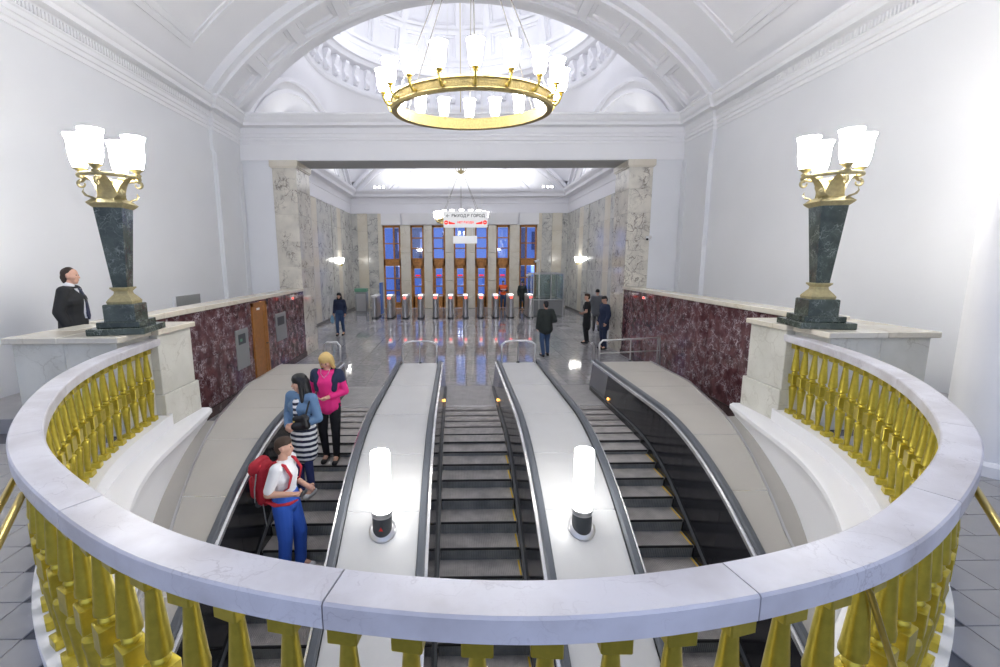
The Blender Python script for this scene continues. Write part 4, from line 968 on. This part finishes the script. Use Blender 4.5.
def person(loc, rz, label, top, bottom, hair, over=None, sc=1.0, vox=.02, topd=.014, botd=.016, sleeve=1.95, botfrac=2.0, shoe='black', skin='skin_far', hyaw=0, hpitch=0, hair_kind='short', long_top=0., wd=1.0, grp=None, skip_shoes=False, curl=.5, hand_up=None):
    t = thing('person', label, 'person', loc, rz, grp); J = joints(over, sc)
    H = Matrix.Rotation(radians(hyaw), 3, 'Z') @ Matrix.Rotation(radians(hpitch), 3, 'X')
    mb = MB(); torso(mb, J, 0, wd); head(mb, J, H)
    for s in 'lr':
        arm(mb, J, s, 0); leg(mb, J, s, 0); hand(mb, J, s, curl, hand_up)
        mb.cone(J['an' + s], .04, J['to' + s], .03)
    soft(mb, 'body', skin, t, min(vox, .013), 2)
    if vox < .015: face(t, J, H, sc)
    mb = MB(); torso(mb, J, topd, wd, low=long_top)
    for s in 'lr': arm(mb, J, s, topd, sleeve)
    if long_top > .1:
        for s in 'lr': mb.cone(J['hi' + s], .09 + topd, J['hi' + s].lerp(J['kn' + s], min(1, long_top * 1.6)), .095 + topd, 1.1)
    soft(mb, 'top_garment', top, t, vox)
    mb = MB(); mb.cone(J['pel'] + Vector((0, 0, -.02)), .128 + botd, J['pel'] + Vector((0, 0, .06)), .118 + botd, 1.26)
    for s in 'lr': leg(mb, J, s, botd, botfrac)
    soft(mb, 'trousers', bottom, t, vox)
    if not skip_shoes: shoes(t, J, shoe, vox)
    P = lambda *p: head_pt(J, H, p); mb = MB(); xs = H @ Vector((1, 0, 0))
    if hair_kind == 'short':
        mb.cone(P(0, -.025, .045), .083, P(0, .012, .058), .078, .95, side=xs); mb.cone(P(0, -.05, -.01), .062, P(0, -.045, -.05), .045, 1.1, side=xs); mb.cone(P(0, .045, .085), .045, P(0, .055, .08), .04, 1.2, side=xs)
    elif hair_kind == 'receding':
        mb.cone(P(0, -.035, .035), .084, P(0, -.015, .05), .080, .95, side=xs); mb.cone(P(0, -.065, -.02), .06, P(0, -.062, -.065), .05, 1.15, side=xs)
    elif hair_kind == 'long':
        mb.cone(P(0, -.025, .04), .092, P(0, .012, .05), .088, .98, side=xs); mb.cone(P(0, -.055, 0), .08, P(0, -.085, -.28), .065, 1.25, side=xs)
        mb.cone(P(0, .055, .075), .04, P(0, .075, .05), .025, 1.8, side=xs)
        for s in (-1, 1): mb.cone(P(s * .07, .0, .02), .035, P(s * .095, .01, -.22), .032); mb.cone(P(s * .095, .01, -.2), .032, P(s * .095, .03, -.36), .02)
    elif hair_kind == 'bob':
        mb.cone(P(0, -.025, .04), .090, P(0, .012, .055), .086, .98, side=xs); mb.cone(P(0, -.055, 0), .075, P(0, -.06, -.10), .07, 1.25, side=xs)
        for s in (-1, 1): mb.cone(P(s * .065, .015, .05), .034, P(s * .09, .01, -.12), .03)
    elif hair_kind == 'hood':
        mb.cone(P(0, -.03, .03), .10, P(0, .0, .045), .095, side=xs); mb.cone(P(0, -.04, -.05), .09, P(0, -.04, -.12), .10, 1.2, side=xs)
    elif hair_kind == 'cap':
        mb.cone(P(0, -.025, .05), .088, P(0, .012, .058), .086, .98, side=xs); mb.cone(P(0, .08, .04), .03, P(0, .12, .03), .02, 2, side=xs)
    soft(mb, {'hood': 'hood', 'cap': 'cap'}.get(hair_kind, 'hair'), hair, t, min(vox, .014), 3)
    return t, J, H

XE = ESC[0][0]
V = .011
# ---- young man with the red rucksack (faces across, to +X)
ov = dict(elr=(.26, -.07, 1.14), wrr=(.20, .20, 1.13), ell=(-.24, -.04, 1.12), wrl=(-.20, .19, 1.02), knl=(-.10, .10, .50), anl=(-.11, .08, .085), tol=(-.12, .23, .035), knr=(.10, .02, .5))
by = tread(5.08)[0] + .13
bl_, bz = (XE - .10, by, tread(by)[1] + .002), radians(-97)
t, J, H = person(bl_, bz, 'young man in white shirt and bright blue trousers wearing a red rucksack', 'shirt_white', 'jeans_bright', 'hair_brown', ov, sc=1.01, vox=V, sleeve=.85, hyaw=18, hair_kind='short', skin='skin', shoe='shoe_white', botd=.028, long_top=.0, curl=.9)
bp_ = thing('rucksack', 'red hiking rucksack on the back of the young man', 'rucksack', bl_, bz)
mb = MB(); mb.cone((0, -.24, .98), .10, (0, -.255, 1.28), .11, 1.45); mb.cone((0, -.26, 1.2), .12, (0, -.24, 1.34), .10, 1.4); soft(mb, 'pack_body', 'backpack_red', bp_, .014)
mb = MB(); mb.cone((-.08, -.30, 1.38), .085, (.08, -.30, 1.38), .085); mb.cone((-.06, -.35, 1.33), .06, (.06, -.35, 1.33), .06); soft(mb, 'pack_lid', 'backpack_red', bp_, .014)
mb = MB(); mb.cone((0, -.36, 1.02), .06, (0, -.37, 1.2), .06, 1.6); soft(mb, 'front_pocket', 'backpack_red', bp_, .014)
for sx in (-1, 1):
    MB().tube([(sx * .10, -.15, 1.38), (sx * .12, -.05, 1.475), (sx * .12, .08, 1.44), (sx * .125, .155, 1.32), (sx * .14, .12, 1.18), (sx * .15, -.02, 1.08), (sx * .13, -.15, 1.02)], [.018, .024, .026, .026, .02, .014, .012], 8, flat=.5).build('shoulder_strap', 'backpack_red', bp_, smooth=50, world=False)
    MB().tube([(sx * .16, -.25, 1.34), (sx * .17, -.28, 1.15), (sx * .15, -.30, .98)], .014, 6, flat=.5).build('compression_strap', 'strap_grey', bp_, smooth=50, world=False)
    MB().tube([(sx * .12, -.16, .99), (sx * .175, -.03, .985), (sx * .14, .12, .985), (sx * .03, .165, .98)], [.035, .05, .035, .014], 8, flat=.45).build('hip_belt', 'backpack_red' if sx > 0 else 'dark_grey', bp_, smooth=50, world=False)
MB().tube([(.15, -.2, .96), (.16, -.18, .80), (.16, -.17, .70)], .014, 6, flat=.4).build('loose_strap', 'strap_grey', bp_, world=False)
MB().tube([(-.10, -.3, .92), (.10, -.3, .92)], .035, 8).build('bottom_roll', 'dark_grey', bp_, smooth=50, world=False)
# ---- woman in striped dress (faces toward the camera and left)
wy = tread(6.0)[0] + .17
wl, wz = (XE - .17, wy, tread(wy)[1] + .002), radians(158)
ov = dict(elr=(.25, -.01, 1.13), wrr=(.08, .20, 1.05), ell=(-.25, -.01, 1.13), wrl=(-.06, .19, 1.06), anl=(-.07, -.02, .085), tol=(-.08, .13, .035), anr=(.06, .03, .085), tor=(.08, .18, .035), knr=(.075, .04, .5), knl=(-.075, .03, .5))
t, J, H = person(wl, wz, 'woman with long black hair in striped dress and denim jacket', 'denim_jacket', 'leggings', 'hair_black', ov, sc=1.02, vox=V, sleeve=1.9, hyaw=-42, hpitch=-6, hair_kind='long', skin='skin', shoe='shoe_white', topd=.02, botd=.006, hand_up=(0, 0, 1))
mb = MB(); mb.cone(J['pel'], .155, J['wai'], .13, 1.25); mb.cone(J['pel'], .155, (0, 0, .68), .155, 1.28); mb.cone((0, 0, .70), .155, (0, .0, .62), .15, 1.3); mb.cone(J['wai'] + Vector((0, .085, -.04)), .075, (0, .10, 1.38), .058, .85)
soft(mb, 'dress', 'striped_jersey', t, V)
hb = thing('handbag', 'black leather handbag on the arm of the woman in stripes', 'handbag', wl, wz)
mb = MB(); mb.cone((-.20, .17, 1.10), .06, (-.08, .25, 1.10), .055, .6, side=(.5, .85, 0)); mb.cone((-.20, .17, 1.20), .05, (-.09, .24, 1.20), .045, .6, side=(.5, .85, 0)); mb.cone((-.20, .17, 1.1), .05, (-.18, .18, 1.22), .045); soft(mb, 'bag_body', 'leather', hb, .012)
MB().tube([(-.19, .17, 1.22), (-.2, .1, 1.38), (-.17, .0, 1.47), (-.16, -.09, 1.36), (-.18, .04, 1.2)], .013, 6).build('bag_strap', 'leather', hb, smooth=50, world=False)
MB().ball((-.10, .285, 1.18), .012, 8, 5).build('clasp', 'brass', hb, smooth=50, world=False)
# ---- blonde woman in pink
py_ = tread(6.72)[0] + .17
pl_, pz = (XE + .02, py_, tread(py_)[1] + .002), radians(176)
ov = dict(elr=(.27, -.05, 1.13), wrr=(.28, -.02, .93), ell=(-.26, -.02, 1.12), wrl=(-.04, .18, 1.07), anl=(-.09, .02, .085), anr=(.08, -.02, .085), tol=(-.10, .17, .03), tor=(.09, .12, .03))
t, J, H = person(pl_, pz, 'blonde woman in pink top, navy gilet and black trousers', 'pink', 'black_cloth', 'hair_blonde', ov, sc=.985, vox=V, sleeve=1.75, hyaw=-6, hpitch=-32, hair_kind='bob', skin='skin', shoe='leather', botd=.010, long_top=.05, wd=1.06)
mb = MB()
for sx, s in ((1, 'r'), (-1, 'l')):
    mb.cone(J['sh' + s] + Vector((-sx * .01, 0, .0)), .082, J['sh' + s] + Vector((-sx * .045, .075, -.10)), .06); mb.cone(J['sh' + s] + Vector((-sx * .045, .075, -.10)), .058, Vector((sx * .125, .09, 1.16)), .045); mb.cone(J['sh' + s], .083, J['sh' + s].lerp(J['el' + s], .35), .072)
mb.cone((0, -.06, 1.36), .11, (0, -.06, 1.15), .11, 1.5); soft(mb, 'gilet', 'navy', t, V)
MB().tube([(.07, .05, 1.46), (.055, .11, 1.40), (0, .135, 1.34), (-.055, .11, 1.40), (-.07, .05, 1.46)], .004, 6).build('necklace', 'chrome', t, world=False)
# ---- man in suit in the aisle
q = ray(66, 267); mx = -5.72; k_ = (mx - CAM.x) / q.x; hp = CAM + q * k_
sc_ = (hp.z - ZS) / 1.72
ov = dict(elr=(.235, -.06, 1.13), wrr=(.21, .02, .90), ell=(-.235, -.06, 1.13), wrl=(-.21, .02, .9), hed=(0, .035, 1.60))
t, J, H = person((mx, hp.y, ZS), radians(-70), 'man in dark suit, white shirt and dark tie behind the parapet', 'suit', 'suit', 'hair_dark', ov, sc=sc_, vox=V, hyaw=-4, hair_kind='receding', skin='skin', long_top=.14, topd=.028, wd=1.18)
mb = MB(); mb.cone(J['nek'] + Vector((0, .0, -.01)), .068, J['nek'] + Vector((0, .015, .035)), .062); soft(mb, 'collar', 'shirt_white', t, .009)
MB().loft([[Vector((-.07, .10, 1.43)) * sc_, Vector((.07, .10, 1.43)) * sc_, Vector((.05, .05, 1.43)) * sc_, Vector((-.05, .05, 1.43)) * sc_], [Vector((-.055, .168, 1.28)) * sc_, Vector((.055, .168, 1.28)) * sc_, Vector((.05, .10, 1.28)) * sc_, Vector((-.05, .10, 1.28)) * sc_], [Vector((-.035, .172, 1.02)) * sc_, Vector((.035, .172, 1.02)) * sc_, Vector((.03, .10, 1.02)) * sc_, Vector((-.03, .10, 1.02)) * sc_]]).build('shirt_front', 'shirt_white', t, world=False)
MB().loft([[Vector((-w_, y_, z_)) * sc_, Vector((w_, y_, z_)) * sc_, Vector((w_, y_ - .02, z_)) * sc_, Vector((-w_, y_ - .02, z_)) * sc_] for w_, y_, z_ in ((.018, .105, 1.44), (.026, .135, 1.40), (.02, .150, 1.37), (.034, .182, 1.22), (.045, .190, 1.05), (.01, .190, 1.0))]).build('tie', 'tie', t, world=False)
# ---- people down in the ticket hall
def feet(px_, py_, z=0): p = atz(px_, py_, z); return (p.x, p.y, 0)
FAR = [((341, 335), 175, 'woman in dark hooded jacket and jeans walking in with a pale blue bag', 'navy', 'jeans', 'hair_black', dict(hair_kind='hood', sc=.98, over=dict(knr=(.09, .12, .5), anr=(.08, .12, .085), tor=(.08, .28, .035), anl=(-.09, -.12, .10), knl=(-.09, 0, .5)))),
       ((545, 356), 8, 'man in dark green jacket and jeans walking away past the guard rail', 'dark_jacket', 'jeans', 'hair_black', dict(hair_kind='short', sc=.985, topd=.035, long_top=.10, wd=1.12, over=dict(knr=(.09, .10, .5), anr=(.09, .02, .12), tor=(.09, .15, .05), anl=(-.09, -.10, .085), wrr=(.22, .12, 1.1), elr=(.28, -.04, 1.12)))),
       ((586, 343), 60, 'man in black short-sleeved top and long dark apron standing sideways', 'black_cloth', 'black_cloth', 'hair_brown', dict(sleeve=.6, long_top=.40, sc=1.02, over=dict(wrl=(-.1, .16, 1.05), wrr=(.12, .16, 1.02)), hyaw=20)),
       ((596, 331), -20, 'man in grey coat and dark cap near the marble wall', 'grey_coat', 'dark_grey', 'black_cloth', dict(hair_kind='cap', long_top=.2, topd=.03, sc=1.0)),
       ((603, 349), 100, 'person in navy coat leaning beside the marble pier', 'navy', 'navy', 'hair_black', dict(hair_kind='short', topd=.03, long_top=.25, hpitch=-20, sc=1.02)),
       ((503, 309), 180, 'worker in bright orange vest behind the ticket gates', 'orange', 'jeans', 'hair_brown', dict(hair_kind='short', sleeve=.1, topd=.03, over=dict(wrr=(.05, .2, 1.1), wrl=(-.05, .2, 1.12)))),
       ((516, 307), 150, 'person with dark rucksack straps standing behind the guard', 'black_cloth', 'dark_grey', 'hair_black', dict(hair_kind='hood')),
       ((522, 310.5), 185, 'guard in dark green uniform and cap behind the ticket gates', 'dark_jacket', 'dark_jacket', 'dark_jacket', dict(hair_kind='cap', topd=.03, long_top=.15))]
for (fx, fy), rz, lab, tp, bt, hr, kw in FAR:
    f = feet(fx, fy); t, J, H = person(f, radians(rz), lab, tp, bt, hr, vox=.022, **kw)
    if 'orange' in lab:
        mb = MB(); mb.box(-.15, .15, .150, .175, 1.18, 1.22); mb.build('reflective_band', 'white_plastic', t, world=False)
        mb = MB()
        for s in 'lr': arm(mb, J, s, .016, 1.9)
        soft(mb, 'sleeves', 'navy', t, .022)
    if 'blue bag' in lab:
        b_ = thing('carrier_bag', 'pale blue carrier bag held by the hooded woman', 'bag', f, radians(rz)); mb = MB(); mb.cone((.30, .05, .72), .10, (.30, .05, .58), .12, .6); soft(mb, 'bag_body', 'bag_blue', b_, .02); MB().tube([(.28, .05, .80), (.26, .08, .86), (.30, .05, .80)], .008, 6).build('bag_handle', 'bag_blue', b_, world=False)
bpy.context.view_layer.update()

# ------------------------------------------------------------------ building across the street, seen through the far doors
t = thing('street_building', 'dim building across the street beyond the far glass doors', 'building', (0, 52, 0))
MB().box(-16, 16, 52, 58, -1, 7.2).build('facade', 'street_wall', t)
MB().box(-16.3, 16.3, 51.7, 58.3, 7.2, 7.6).build('roof', 'skirting', t)
for r_ in range(2):
    for c_ in range(12):
        x = -13.75 + c_ * 2.5
        MB().box(x - .55, x + .55, 51.93, 52.02, 1.0 + r_ * 3.1, 3.0 + r_ * 3.1).build('window', 'street_window' if (c_ * 5 + r_ * 3) % 4 else 'street_dark', t)
